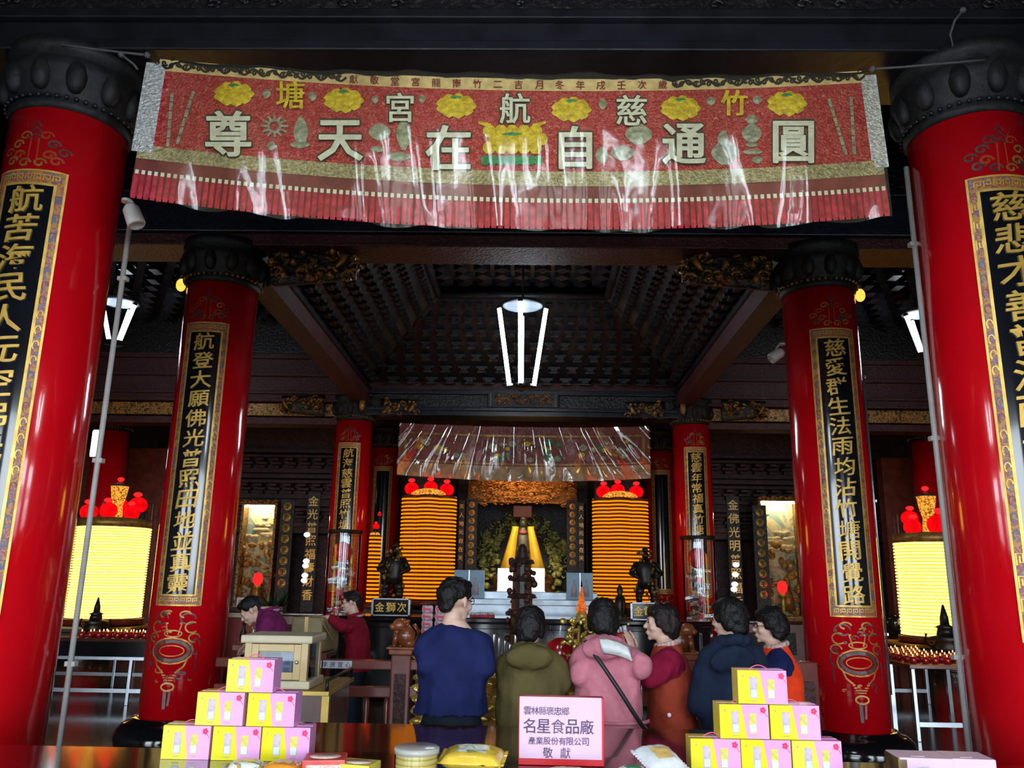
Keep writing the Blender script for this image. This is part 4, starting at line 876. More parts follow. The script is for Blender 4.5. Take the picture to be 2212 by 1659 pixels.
# acrylic cylinders by the shrine columns; ball and slips inside stand for reflections
M['foil'] = mat('crumpled_silver_foil', (.55, .60, .64), .25, .8, var=.45, scale=14, bump=1.0, bscale=18)
def display(label, px, Y, py_top, wpx):
    P = at(px, py_top, Y); R = wpx/2*Y/F/.97; t = thing('display_cylinder', label, 'display case', (P.x, Y, 0)); h = P.z
    b = MB(); b.lathe([(R, .05), (R, h)], 32, cap=False); b.build('clear_tube', M['clear'], t); b = MB(); b.lathe([(R*.9, h-.02), (R*1.08, h-.02), (R*1.08, h+.04), (R*.9, h+.04)], 32); b.build('top_ring', M['dark'], t)
    b = MB(); b.lathe([(R*1.05, 0), (R*1.05, .08), (R, .1)], 32); b.build('base', M['dark'], t)
    b = MB(); b.ell((-R*.1, -.02, h-.36), (.17, .15, .19), 20); b.build('red_reflection', mat('red_reflection_tint', (.65, .01, .02), .3, var=.2), t)  # red ellipsoid standing for a lantern's reflection
    b = MB(); random.seed(int(px))
    for i in range(90):                                   # foil slips standing for the cylinder's silvery reflections
        a = random.uniform(0, 2*pi); z = h-.58-1.75*random.random(); r = R*random.uniform(.2, .62); c = Vector((r*cos(a)-.02, r*sin(a), z)); q = Euler((random.uniform(-.5, .5), random.uniform(-.3, .3), a)).to_matrix()
        b.f([b.v(c+q @ Vector(p)) for p in ((-.09, 0, -.02), (.09, 0, -.03), (.10, .01, .025), (-.08, .015, .03))])
    b.build('silver_reflections', M['foil'], t, solid=.004); b = MB()
    for k in range(4): b.box((-.05+.05*(k % 2), -R*.6, h-.75-.33*k), (.14, .02, .10), Euler((0, .2, .2)), .01)
    b.build('red_slips', M['tassel_red'], t)
display('clear display cylinder with red and silver reflections modelled inside by left shrine column', 746, 15.3, 1150, 66)
display('clear display cylinder with red and silver reflections modelled inside by right shrine column', 1508, 15.3, 1163, 66)

# ------------------------------------------------------------------ side aisles: candle tables
M['cup_red'] = mat('red_glass_cup', (.45, .01, .012), .15, var=.2, coat=.5); M['flame'] = glow('candle_flame', (1, .5, .12), 8); M['wax'] = mat('pale_wax', (.75, .55, .35), .5)
def candle_cup():
    t = thing('candle_cup', 'x', 'candle'); b = MB(); b.lathe([(.030, 0), (.038, .02), (.042, .075), (.038, .075), (.034, .03), (0, .03)], 12); b.build('cup', M['cup_red'], t)
    b = MB(); b.lathe([(.034, .03), (.034, .072), (0, .074)], 12); b.build('wax', M['wax'], t); b = MB(); b.ell((0, 0, .088), (.007, .007, .014), 8); b.build('flame', M['flame'], t); return t
def steel_table(label, x0, x1, y0, y1, z, rz, legs, top, apron=True):
    c = Vector(((x0+x1)/2, (y0+y1)/2, 0)); t = thing('steel_table', label, 'table', c, rz); w, d_ = (x1-x0)/2, (y1-y0)/2
    b = MB(); b.box2((-w, -d_, z-.05), (w, d_, z), .008); b.build('tabletop', top, t)
    if apron: b = MB(); b.box2((-w+.03, -d_+.02, z-.24), (w-.03, -d_+.06, z-.05)); b.build('apron', M['black_gloss'], t); b = MB(); b.box2((-w, -d_-.005, z-.28), (w, -d_+.05, z-.24)); b.build('rail', M['steel'], t)
    for fx in legs:
        for s in (-1, 1): b = MB(); b.box2((fx*w-.021, s*(d_-.05)-.021, 0), (fx*w+.021, s*(d_-.05)+.021, z-.05), .005); b.build('leg', M['steel'], t)
    b = MB()
    for s in (-1, 1): b.box2((-w+.03, s*(d_-.05)-.02, .16), (w-.03, s*(d_-.05)+.02, .21))
    b.build('stretcher', M['steel'], t); return t
LZ = at(222, 1370, 12.0).z; LT = at(222, 1347, 12.6).z
steel_table('steel legged candle table before the left yellow lamp tower', -7.4, -4.35, 11.35, 13.2, LZ, 0, (-.97, -.25, .45, .97), M['rosewood'])
t = thing('tower_plinth', 'dark plinth under the left yellow lamp tower', 'plinth', (at(222, 1350, 12.6).x, 12.62, LZ)); b = MB(); b.box2((-.62, -.45, 0), (.62, .5, LT-LZ-.025), .01); b.build('block', M['dark'], t); b = MB(); b.box2((-.64, -.47, LT-LZ-.06), (.64, .52, LT-LZ-.022), .008); b.build('cap', M['tier_gold'], t)
RZ = at(2000, 1424, 10.6).z
def burner(label, P, s):
    t = thing('incense_burner', label, 'incense burner', P); b = MB(); b.lathe([(.06*s, 0), (.14*s, .03*s), (.16*s, .10*s), (.12*s, .16*s), (.19*s, .20*s), (.10*s, .22*s), (.08*s, .30*s), (.11*s, .31*s), (.05*s, .34*s), (.045*s, .42*s), (.01*s, .56*s)], 14); b.build('bowl', M['dark_bronze'], t)
    for sx in (-1, 1): b = MB(); b.tube([(sx*.15*s, 0, .08*s), (sx*.24*s, 0, .16*s), (sx*.22*s, 0, .24*s)], .018*s, 8); b.build('handle', M['dark_bronze'], t)
burner('dark pagoda shaped burner silhouetted against the left yellow lamp tower', (at(208, 1366, 11.9).x, 11.84, LZ), .92)
burner('dark pagoda shaped burner silhouetted against the right yellow lamp tower', (at(2046, 1400, 11.1).x, 11.1, RZ), 1.15)
cup = candle_cup(); first = True; random.seed(6)
def put_cup(x, y, z, lab, grp):
    global first
    if any(hypot(x-o.location.x, y-o.location.y) < .34 for o in bpy.data.objects if o.name.startswith('incense_burner')): return
    c = cup if first else copy_tree(cup); first = False; c.location = (x, y, z); c['label'] = lab; c['group'] = grp
for r in range(3):
    for i in range(14): put_cup(-6.05+i*.125+random.uniform(-.01, .01), 11.41+r*.10, LZ+.001, 'red candle cup in the rows on the left candle table', 'candle cups on the left table')
RZ = at(2000, 1424, 10.6).z; RT = at(2032, 1386, 12.0).z
steel_table('long dark candle table running back beside the nearest right column', 4.55, 6.2, 9.9, 13.0, RZ, 0, (-.94, .94), M['red_wood'], False)
for y in (10.6, 11.4, 12.2):
    for x in (4.62, 6.1): b = MB(); b.box2((x-.025, y-.025, 0), (x+.025, y+.025, RZ-.05)); o = b.build('leg', M['steel'], bpy.data.objects['steel_table.001']); o.location = -bpy.data.objects['steel_table.001'].location
t = thing('tower_plinth', 'dark plinth under the right yellow lamp tower', 'plinth', (at(2032, 1386, 12.0).x, 12.1, RZ)); b = MB(); b.box2((-.6, -.5, 0), (.6, .5, RT-RZ-.025), .01); b.build('block', M['dark'], t); b = MB(); b.box2((-.62, -.52, RT-RZ-.06), (.62, .52, RT-RZ-.022), .008); b.build('cap', M['tier_gold'], t)
for r in range(9):
    for i in range(8): put_cup(4.66+i*.135+random.uniform(-.01, .01), 10.05+r*.17, RZ+.001, 'red candle cup in the rows on the right candle table', 'candle cups on the right table')
P = at(1944, 1384, 13.6); t = thing('bronze_bell', 'round black bronze bowl bell beside the right lamp tower', 'bell', (P.x, 13.6, P.z)); b = MB(); b.lathe([(.0, .02), (.22, .03), (.30, .14), (.30, .34), (.285, .38), (.26, .38), (.27, .3), (0, .2)], 30); b.build('bowl', M['black_gloss'], t); b = MB(); b.lathe([(.22, -.10), (.26, -.05), (.24, .03)], 24); b.build('cushion', M['maroon_cloth'], t)
t = thing('bell_stand', 'dark stand carrying the black bowl bell', 'stand', (P.x, 13.6, 0)); b = MB(); b.box2((-.27, -.27, P.z-.16), (.27, .27, P.z-.10), .01); b.build('top', M['rosewood'], t)
for sx in (-1, 1):
    for sy in (-1, 1): b = MB(); b.box2((sx*.23-.03, sy*.23-.03, 0), (sx*.23+.03, sy*.23+.03, P.z-.16)); b.build('leg', M['rosewood'], t)
# ------------------------------------------------------------------ the offering tables in front
TZ = .95
def plain_table(label, x0, x1, y0, y1, z, mats, legs=True, name='offering_table'):
    t = thing(name, label, 'table', ((x0+x1)/2, (y0+y1)/2, 0)); w, d_ = (x1-x0)/2, (y1-y0)/2
    b = MB(); b.box2((-w, -d_, z-.06), (w, d_, z), .008); b.build('tabletop', mats[0], t)
    b = MB(); b.box2((-w+.06, -d_+.05, z-.20), (w-.06, d_-.05, z-.06), .006); b.build('apron', mats[1], t)
    for sx in (-1, 1):
        for sy in (-1, 1): b = MB(); b.box2((sx*(w-.1)-.05, sy*(d_-.1)-.05, 0), (sx*(w-.1)+.05, sy*(d_-.1)+.05, z-.06), .01); b.build('leg', mats[1], t)
    return t
FT = plain_table('long glossy black table across the foreground carrying the gift boxes', -2.7, 2.7, 2.55, 4.01, TZ, [M['black_gloss'], M['dark']])
BT = plain_table('polished red brown table behind the pink sign, mirroring the worshippers', at(505, 1560, 4.8).x, at(1610, 1590, 4.8).x, 4.03, 4.83, .937, [M['rosewood'], M['red_wood']])
M['box_yellow'] = mat('yellow_carton', (.86, .76, .005), .3, var=.04, coat=.3); M['box_pink'] = mat('pink_carton', (.86, .40, .78), .3, var=.05, coat=.3)
M['can_pink'] = mat('lilac_can_print', (.62, .50, .66), .35, var=.15, scale=40); M['can_yellow'] = mat('yellow_can_print', (.72, .66, .12), .35, var=.15, scale=40); M['can_white'] = mat('pale_can_print', (.72, .78, .90), .35)
M['flower'] = mat('crimson_flower_print', (.80, .02, .12), .4); M['caption'] = mat('grey_caption_print', (.50, .45, .30), .4); M['handle'] = mat('pink_cord', (.85, .12, .25), .4)
BW, BD, BH = .209, .115, .137
def gift_box():
    t = thing('gift_box', 'x', 'box'); b = MB(); w, d_, h = BW/2, BD/2, BH
    P = lambda x, y, z: b.v((x, y, z)); mt, mb_ = -w+BW*.45, -w+BW*.55; y0, y1 = -d_, d_
    b.mi = 0
    b.f([P(-w, y0, 0), P(mb_, y0, 0), P(mt, y0, h), P(-w, y0, h)]); b.f([P(-w, y1, 0), P(-w, y0, 0), P(-w, y0, h), P(-w, y1, h)]); b.f([P(-w, y0, h), P(mt, y0, h), P(mt, y1, h), P(-w, y1, h)]); b.f([P(-w, y1, h), P(0, y1, h), P(0, y1, 0), P(-w, y1, 0)]); b.f([P(-w, y1, 0), P(w, y1, 0), P(w, y0, 0), P(-w, y0, 0)])
    b.mi = 1
    b.f([P(mb_, y0, 0), P(w, y0, 0), P(w, y0, h), P(mt, y0, h)]); b.f([P(w, y0, 0), P(w, y1, 0), P(w, y1, h), P(w, y0, h)]); b.f([P(mt, y0, h), P(w, y0, h), P(w, y1, h), P(mt, y1, h)]); b.f([P(0, y1, 0), P(0, y1, h), P(w, y1, h), P(w, y1, 0)])
    fr = lambda u, v: (-w+BW*u, y0-.0008, h*v)
    def rr(mi, u0, u1, v0, v1, e=.0008):
        b.mi = mi; c = .012; pts = []
        for cx, cz, a0 in ((u1-c, v1-c*1.5, 0), (u0+c, v1-c*1.5, 90), (u0+c, v0+c*1.5, 180), (u1-c, v0+c*1.5, 270)):
            for k in range(4): a = RAD(a0+30*k); pts.append((cx+c*cos(a), cz+c*1.5*sin(a)))
        b.f([b.v((-w+BW*u, y0-e, h*v)) for u, v in pts])
    rr(2, .245, .395, .17, .80); rr(4, .262, .378, .20, .42, .0016); rr(3, .60, .745, .17, .74); rr(4, .612, .733, .19, .42, .0016)
    b.mi = 6
    for k in range(9): b.box((-w+BW*(.25+.016*k), y0-.001, h*.095), (BW*.010, .0008, h*.028)); b.box((-w+BW*(.605+.015*k), y0-.001, h*.095), (BW*.009, .0008, h*.022))
    for k in range(4): b.box((-w+BW*(.10+.02*(k % 2)), y0-.001, h*(.84-.035*(k//2))), (BW*.014, .0008, h*.022))
    b.mi = 5
    for k in range(5): a = k*2*pi/5; b.f([b.v((-w+BW*(.89+.035*cos(a)+.028*cos(q*pi/4)), y0-.0012-.0002*k, h*(.84+.055*sin(a)+.045*sin(q*pi/4)))) for q in range(8)])
    b.stroke([(.91, .80), (.945, .72), (.985, .64)], .012, fr)
    b.mi = 1; b.build('carton', [M[k] for k in ('box_yellow', 'box_pink', 'can_pink', 'can_yellow', 'can_white', 'flower', 'caption')], t)
    b = MB(); b.tube([(-.04+.08*k/8, 0, h+.016*sin(pi*k/8)) for k in range(9)], .0025, 6); b.build('handle', M['handle'], t)
    b = MB(); b.box2((-w, -d_*.15, h), (w, d_*.15, h+.0012)); b.build('lid_flap', M['box_pink'], t)
    return t
gb = gift_box(); used = False
def put_box(px, Y, row, rz, label):
    global used
    c = gb if not used else copy_tree(gb); used = True
    z = TZ+row*(BH+.003); x = at(px, 1646-70*row, Y).x; c.location = (x, Y+BD/2, z+.001); c.rotation_euler = (0, 0, rz); c['label'] = label; c['group'] = 'yellow and pink gift boxes'
for row, xs_, nm in ((0, ((397, 'left'), (506, 'middle'), (613, 'right')), 'bottom row'), (1, ((471, 'left'), (582, 'right')), 'middle row'), (2, ((537, ''),), '')):
    for px, w in xs_: put_box(px, 3.775, row, RAD(random.uniform(-1.5, 1.5)), ('%s box in the %s of the left yellow and pink pyramid' % (w, nm)) if nm else 'single box topping the left yellow and pink pyramid')
for row, xs_, nm in ((0, ((1547, 'left'), (1656, 'middle'), (1766, 'right')), 'bottom row'), (1, ((1608, 'left'), (1719, 'right')), 'middle row'), (2, ((1649, ''),), '')):
    for px, w in xs_: put_box(px, 3.71, row, RAD(random.uniform(-1.5, 1.5)), ('%s box in the %s of the right yellow and pink pyramid' % (w, nm)) if nm else 'single box topping the right yellow and pink pyramid')
# the pink card
M['pink_paper'] = mat('pink_paper', (.84, .56, .76), .55, var=.03); M['ink'] = mat('brush_ink', (.10, .06, .12), .6); M['red_card'] = mat('red_carton', (.72, .01, .02), .4)
SY = 3.80; a, c = at(1119, 1650, SY), at(1304, 1509, SY); w, h = (c.x-a.x)/2, c.z-TZ
t = thing('donor_sign', 'pink hand lettered card on a red box standing at the table centre', 'sign', ((a.x+c.x)/2, SY, TZ+.001), RAD(-1))
b = MB(); b.box2((-w, 0, 0), (w, .07, h), .003); b.build('box', M['red_card'], t)
b = MB(); b.box2((-w+.004, -.004, .028), (w-.010, .0, h+.002), .001); cardo = b.build('card', M['pink_paper'], t)
b = MB()
def row(txt, z, size, x0, x1):
    for i, ch in enumerate(txt):
        x = lerp(x0, x1, i/(len(txt)-1)); b.glyph(ch, lambda gx, gy, gt: (x+gx*size, -.005-.0008*gt, z+gy*size))
row('雲林縣褒忠鄉', h*.80, .034, -.148, .018); row('名星食品廠', h*.575, .060, -.140, .112); row('產業股份有限公司', h*.36, .032, -.128, .105); row('敬獻', h*.19, .044, -.058, .018)
b.build('lettering', M['ink'], cardo)
# snacks along the near edge
M['snack_red'] = mat('red_snack_box', (.75, .03, .03), .35, col2=(.8, .12, .1)); M['snack_yellow'] = mat('yellow_snack_box', (.80, .66, .08), .35); M['snack_print'] = mottled('snack_picture_print', (.75, .55, .45), [(.85, .8, .7), (.7, .3, .2), (.8, .7, .5)], 30, .4, bump=0, keep=.45)
def snack_box(label, px, py, Y, w, d_, h, rz, m):
    P = at(px, py, Y); t = thing('snack_box', label, 'box', (P.x, Y, TZ+.001), rz); b = MB(); b.box2((-w, -d_, 0), (w, d_, h), .004); b.build('carton', m, t)
    b = MB(); b.lathe([(w*.75, h+.0005), (w*.75, h+.0015), (0, h+.0015)], 20); o = b.build('picture_print', M['snack_print'], t); o.scale = (1, d_/w*.9, 1)
    b = MB(); b.box2((-w*.8, -d_-.001, h*.25), (w*.8, -d_, h*.7)); b.build('front_print', M['snack_print'], t)
snack_box('flat red snack box with a picture lid beside the left pyramid', 703, 1640, 3.60, .085, .075, .060, RAD(8), M['snack_red'])
snack_box('small yellow snack box leaning beside the flat red box', 774, 1648, 3.58, .075, .06, .046, RAD(-14), M['snack_yellow'])
P = at(900, 1640, 3.58); t = thing('biscuit_jar', 'round clear jar of yellow biscuits on the table front', 'jar', (P.x, 3.58, TZ+.001)); R = .090
b = MB()
for k in range(4): b.lathe([(R*.90, .006+k*.021), (R*.95, .010+k*.021), (R*.95, .022+k*.021), (R*.88, .026+k*.021)], 32)
b.build('biscuits', mat('yellow_biscuit', (.80, .60, .16), .5, var=.1), t); b = MB(); b.lathe([(R, 0), (R, .094)], 36, cap=False); b.build('clear_wall', M['clear'], t)
b = MB(); b.lathe([(R*1.03, .085), (R*1.03, .105), (R*.95, .110), (0, .110)], 36); b.build('lid', mat('milky_lid', (.72, .70, .62), .2, trans=.3), t)
def bag(name, label, px, Y, w, d_, h, rz, mats, cat='snack bag', lift=0, tilt=0):
    P = at(px, 1640, Y); t = thing(name, label, cat, (P.x, Y, TZ+.001+lift), rz); t.rotation_euler.x = tilt; random.seed(px); ph = random.uniform(0, 6)
    def s(u, v):
        x, y = (u-.5)*2, (v-.5)*2; e = max(0, (1-abs(x)**3)*(1-abs(y)**4))**.5
        return (x*w, y*d_, h*.5+h*.5*e+.004*noise.noise((x*4+ph, y*4, 0)))
    def s2(u, v): p = s(u, v); return (p[0], p[1], h-p[2] if p[2] > h*.5 else h*.5)
    b = MB(); b.grid(s, 18, 14); b.grid(lambda u, v: s2(1-u, v), 18, 14); b.build('pouch', mats[0], t)
    b = MB()
    for sx in (-1, 1): b.grid(lambda u, v: (sx*(w+u*.014), (v-.5)*2*d_*(1+.05*sin(v*40)), h*.5+.004*sin(v*60)), 2, 30)
    b.build('sealed_edge', mats[0], t); b = MB(); b.grid(lambda u, v: tuple(Vector(s(.25+u*.5, .2+v*.5))+Vector((0, 0, .002))), 8, 8); b.build('print', mats[1], t)
    return t
M['bag_yellow'] = mat('yellow_wrapper', (.82, .56, .06), .18, var=.12, scale=10, bump=.4, bscale=16, coat=.5); M['bag_white'] = mat('white_wrapper', (.78, .80, .82), .25, var=.06, bump=.5, bscale=14, coat=.3); M['bag_orange'] = mat('orange_wrapper', (.80, .30, .03), .2, var=.2, bump=.4, coat=.4)
M['print_mix'] = mottled('wrapper_print', (.78, .74, .66), [(.05, .35, .15), (.85, .25, .05), (.8, .7, .5)], 14, .3, bump=.2, keep=.46); M['print_orange'] = mat('pale_orange_print', (.85, .55, .18), .3)
bag('snack_bag', 'big yellow snack bag beside the biscuit jar', 1022, 3.64, .125, .085, .080, RAD(-6), [M['bag_yellow'], M['print_mix']], lift=.02, tilt=RAD(8))
bag('snack_bag', 'yellow snack bag lying flat before the big yellow bag', 1030, 3.44, .13, .08, .045, RAD(5), [M['bag_yellow'], M['print_orange']])
bag('snack_bag', 'striped packet lying before the left gift box pyramid', 533, 3.55, .07, .05, .050, RAD(10), [M['print_mix'], M['bag_yellow']])
bag('snack_bag', 'orange packet lying before the left gift box pyramid', 615, 3.56, .075, .05, .046, RAD(-8), [M['bag_orange'], M['print_orange']])
bag('snack_bag', 'white wrapped snack with orange print tilted up beside the right pyramid', 1420, 3.66, .085, .075, .075, RAD(28), [M['bag_white'], M['print_orange']], lift=.03, tilt=RAD(22))
bag('snack_bag', 'plain white packet lying before the right pyramid', 1470, 3.47, .10, .06, .050, RAD(-4), [M['bag_white'], M['can_white']])
bag('snack_bag', 'small green and orange packet beside the pink sign', 1366, 3.56, .06, .045, .055, RAD(14), [M['print_mix'], M['green']])
bag('snack_bag', 'pale packet lying at the foot of the pink sign', 1225, 3.52, .09, .06, .050, RAD(0), [M['bag_white'], M['print_orange']])
# pink topped boxes at the right end
def pbox(label, px0, px1, m, gold):
    a, c = at(px0, 1650, 3.56), at(px1, 1650, 3.56); w = (c.x-a.x)/2; t = thing('paper_box', label, 'box', ((a.x+c.x)/2, 3.62, TZ+.001), RAD(-4)); h = .108
    b = MB(); b.box2((-w, -.06, 0), (w, .09, h-.01), .004); b.build('carton', gold, t); b = MB(); b.box2((-w-.004, -.066, .030), (w+.004, .094, h), .006); b.build('paper_wrap', m, t)
    b = MB(); b.box2((-w*.5, -.04, h), (w*.05, -.01, h+.002)); b.build('label_strip', M['can_pink'], t)
    if px0 < 2000: b = MB(); b.box2((-w-.008, -.066, .0), (-w+.03, .094, h-.004), .004); b.build('gold_end', M['old_gold'] if 'old_gold' in M else M['dull_gilt'], t)
M['paper_pink'] = mat('pale_pink_paper', (.86, .60, .74), .5, var=.04)
pbox('pink paper wrapped box with a gold end at the right of the table', 1948, 2058, M['paper_pink'], M['maroon_cloth'])
pbox('pink paper wrapped box beyond the gold ended one, nearest right column', 2062, 2150, M['paper_pink'], M['maroon_cloth'])
t = thing('carrier_bag', 'white bag handle curling before the pink paper boxes', 'bag', (at(1985, 1655, 3.44).x, 3.42, TZ+.001)); b = MB(); b.tube([(-.10+.03*k, 0, .02+.075*sin(pi*min(1, k/7.5))) for k in range(8)], .009, 8); b.build('handle', M['bag_white'], t); b = MB(); b.loft([((0, 0, 0), .13, .045), ((0, 0, .03), .135, .05), ((0, 0, .055), .12, .03)], 18); b.build('pouch', M['bag_white'], t)

# ------------------------------------------------------------------ glazed donation cabinet on its desk
M['pale_wood'] = mat('pale_varnished_wood', (.56, .40, .17), .35, var=.12, scale=3, coat=.2); M['pale_board'] = mat('pale_cream_board', (.60, .52, .36), .4, var=.08); M['brass_trim'] = mat('yellow_brass_trim', (.50, .34, .08), .35, .4)
DZ = at(595, 1489, 5.95).z
a, c = at(521, 1489, 5.95), at(668, 1374, 5.95); w, h = (c.x-a.x)/2, c.z-DZ; dep = .40
cb = thing('donation_cabinet', 'pale wood framed glass donation cabinet standing on a desk', 'cabinet', ((a.x+c.x)/2, 5.95, DZ+.002))
b = MB(); b.box2((-w-.03, -.02, h-.055), (w+.03, dep, h), .014); b.build('top', M['pale_board'], cb); b = MB(); b.box2((-w-.03, -.02, 0), (w+.03, dep, .055), .014); b.build('bottom', M['pale_board'], cb)
for x in (-w, w-.05): 
    for y in (0, dep-.055): b = MB(); b.box2((x, y, .05), (x+.05, y+.05, h-.05), .005); b.build('corner_post', M['pale_wood'], cb)
dr = MB()
for x0, x1, z0, z1 in ((-w+.05, -w+.10, .06, h-.06), (w-.10, w-.05, .06, h-.06), (-w+.10, w-.10, .06, .11), (-w+.10, w-.10, h-.11, h-.06)): dr.box2((x0, .0, z0), (x1, .03, z1), .004)
door = dr.build('door', M['pale_wood'], cb); b = MB(); b.ell((w-.075, -.008, h*.5), (.014, .01, .014), 12); b.build('knob', M['steel'], door)
b = MB(); b.box2((-w+.10, .012, .11), (w-.10, .016, h-.11)); b.build('door_glass', M['clear'], door)
for s in (-1, 1): b = MB(); b.box2((s*(w-.01)-.002, .05, .055), (s*(w-.01)+.002, dep-.05, h-.055)); b.build('side_glass', M['clear'], cb)
b = MB(); b.box2((-w+.05, dep-.04, .055), (w-.05, dep-.035, h-.055)); b.build('backing', mat('grey_backing', (.16, .17, .20), .4, var=.3), cb)
b = MB(); b.box2((w-.20, .05, .10), (w-.12, .053, h-.10)); pp = b.build('paper_strip', M['paper_pale'] if 'paper_pale' in M else M['lamp_plate'], cb); b = MB()
for i, ch in enumerate('添油箱'): b.glyph(ch, lambda gx, gy, gt: (w-.16+gx*.045, .048-.001*gt, h*.5+(1-i)*.065+gy*.05))
b.build('lettering', M['ink'], pp)
x0, x1 = at(500, 1495, 5.9).x, at(712, 1495, 5.9).x
dk = thing('desk', 'brown desk with yellow edging under the glass donation cabinet', 'desk', ((x0+x1)/2, 6.3, 0)); w2 = (x1-x0)/2
b = MB(); b.box2((-w2, -.42, DZ-.03), (w2, .42, DZ), .004); b.build('desktop', M['brass_trim'], dk); b = MB(); b.box2((-w2+.03, -.40, .04), (w2-.03, .40, DZ-.03)); b.build('body', mat('brown_laminate', (.11, .05, .04), .3, var=.2), dk)
for sx in (-1, 1): b = MB(); b.box2((sx*(w2-.02)-.025, -.425, 0), (sx*(w2-.02)+.025, -.38, DZ-.03)); b.build('edge_strip', M['brass_trim'], dk)
b = MB(); b.tube([(w2-.02, -.4, DZ), (w2-.02, -.4, DZ+.07), (w2-.02, .4, DZ+.07), (w2-.02, .4, DZ)], .012, 8); b.build('rail', M['dark'], dk)

# ------------------------------------------------------------------ red timber railing with lion posts
def lion(label, P, s=1.0, flip=1):
    t = thing('carved_lion', label, 'statue', P); b = MB(); b.box2((-.11*s, -.11*s, 0), (.11*s, .11*s, .05*s), .01); b.box2((-.13*s, -.13*s, .05*s), (.13*s, .13*s, .07*s), .006); b.build('pedestal', M['orange_wood'], t)
    b = MB(); b.ell((.03*s*flip, 0, .16*s), (.09*s, .07*s, .10*s), 12); b.ell((-.03*s*flip, -.02*s, .26*s), (.07*s, .07*s, .065*s), 12); b.ell((-.09*s*flip, -.03*s, .245*s), (.035*s, .04*s, .03*s), 8); b.chain([(-.05*s*flip, -.04*s, .2*s), (-.07*s*flip, -.05*s, .08*s)], [.03*s, .025*s], 8); b.chain([(-.04*s*flip, .04*s, .2*s), (-.06*s*flip, .05*s, .08*s)], [.03*s, .025*s], 8); b.ell((.07*s*flip, .0, .10*s), (.06*s, .08*s, .05*s), 10); b.tube([(.11*s*flip, 0, .1*s), (.15*s*flip, 0, .2*s), (.10*s*flip, 0, .27*s)], .018*s, 8)
    b.build('body', M['orange_wood'], t); b = MB(); random.seed(4)
    for i in range(20): a = random.uniform(0, 2*pi); b.ell((-.01*s*flip+.065*s*cos(a), .05*s*sin(a), .26*s+random.uniform(-.05, .05)*s), .018*s, 6)
    b.build('mane', M['orange_wood'], t)
M['orange_wood'] = mat('orange_brown_wood', (.24, .065, .022), .25, var=.35, scale=8, coat=.3); M['rail_red'] = mat('dull_red_timber', (.21, .055, .042), .26, var=.2, scale=4, coat=.3)
M['tag_white'] = mat('white_label_card', (.62, .68, .74), .4)
RY = 7.3; RH = at(780, 1425, RY).z
def railing(label, px0, px1, posts, tags):
    x0, x1 = at(px0, 1430, RY).x, at(px1, 1430, RY).x; c = (x0+x1)/2; t = thing('timber_railing', label, 'railing', (c, RY, 0)); 
    b = MB(); b.box2((x0-c, -.05, RH-.075), (x1-c, .05, RH), .01); b.build('top_rail', M['rail_red'], t); z = at(780, 1482, RY).z; b = MB(); b.box2((x0-c, -.04, z-.085), (x1-c, .04, z), .01); b.build('middle_rail', M['rail_red'], t)
    b = MB(); b.box2((x0-c, -.04, .08), (x1-c, .04, .16), .01); b.build('bottom_rail', M['rail_red'], t)
    n = max(3, int((x1-x0)/.17))
    for i in range(n):
        x = x0-c+(i+.5)*(x1-x0)/n; b = MB(); b.lathe([(.022, .16), (.03, .2), (.018, .26), (.034, .38), (.018, .5), (.03, z-.15), (.02, z-.085)], 10, (x, 0, 0)); b.build('baluster', M['rail_red'], t)
    for i, px in enumerate(posts):
        x = at(px, 1450, RY).x-c; b = MB(); b.box2((x-.085, -.085, 0), (x+.085, .085, RH+.05), .012); p = b.build('post', M['rail_red'], t); b = MB(); b.box2((x-.05, -.092, .2), (x+.05, -.084, RH-.1), .003); b.build('carved_inset', M['beam_red'], p); b = MB()
        for s in (-1, 1): b.grid(lambda u, v: (x+s*(.085+u*.12), -.06+.12*v, RH-.01+.05*(1-u)**2), 6, 1)
        b.build('shoulder_scroll', M['rail_red'], p)
    for px, txt in tags:
        P = at(px, 1433, RY-.06); b = MB(); b.box2((P.x-c-.13, -.056, RH-.068), (P.x-c+.13, -.05, RH-.006), .001); o = tag(b.build('label_card', M['tag_white'], t), 'white label card'); b = MB()
        for i, ch in enumerate(txt): b.glyph(ch, lambda gx, gy, gt: (P.x-c-.10+i*.066+gx*.045, -.057-.001*gt, RH-.037+gy*.045))
        b.build('lettering', M['ink'], o)
    return t
railing('dull red timber railing between the glass cabinet and the man in navy', 470, 905, (868,), ((727, '李房宣心'), (665, '人')))
railing('dull red timber railing on the right behind the group of worshippers', 1460, 1760, (1478, 1738), ((1487, '司'),))
lion('orange brown carved lion on the left railing post', (at(868, 1420, RY).x, RY, RH+.052), .92, 1)
lion('orange brown carved lion on the right railing post behind the red vest', (at(1478, 1420, RY).x, RY, RH+.052), .92, -1)
# things beside the left railing
t = thing('side_shelf', 'dark shelf with a pale board beside the middle left column', 'shelf', (at(520, 1312, 9.4).x, 9.4, 0)); z = at(520, 1310, 9.4).z
b = MB(); b.box2((-.12, -.2, z-.05), (.42, .2, z), .006); b.build('shelf_board', M['crest_grey'], t); b = MB(); b.box2((-.12, -.21, z-.11), (.42, .2, z-.06), .004); b.build('pale_board', M['pale_board'], t); b = MB(); b.box2((-.10, -.15, 0), (.40, .18, z-.11)); b.build('cabinet_body', M['maroon_cloth'], t)
P = at(521, 1308, 9.3); b = MB(); b.box2((P.x-.05, 9.28, z), (P.x+.05, 9.29, z+.10), .002); o = tag(b.build('card', M['tag_white'], None), 'small white card propped on the dark side shelf', 'card'); b = MB(); b.glyph('香', lambda gx, gy, gt: (P.x+gx*.06, 9.279-.001*gt, z+.05+gy*.06)); b.build('lettering', M['ink'], o)
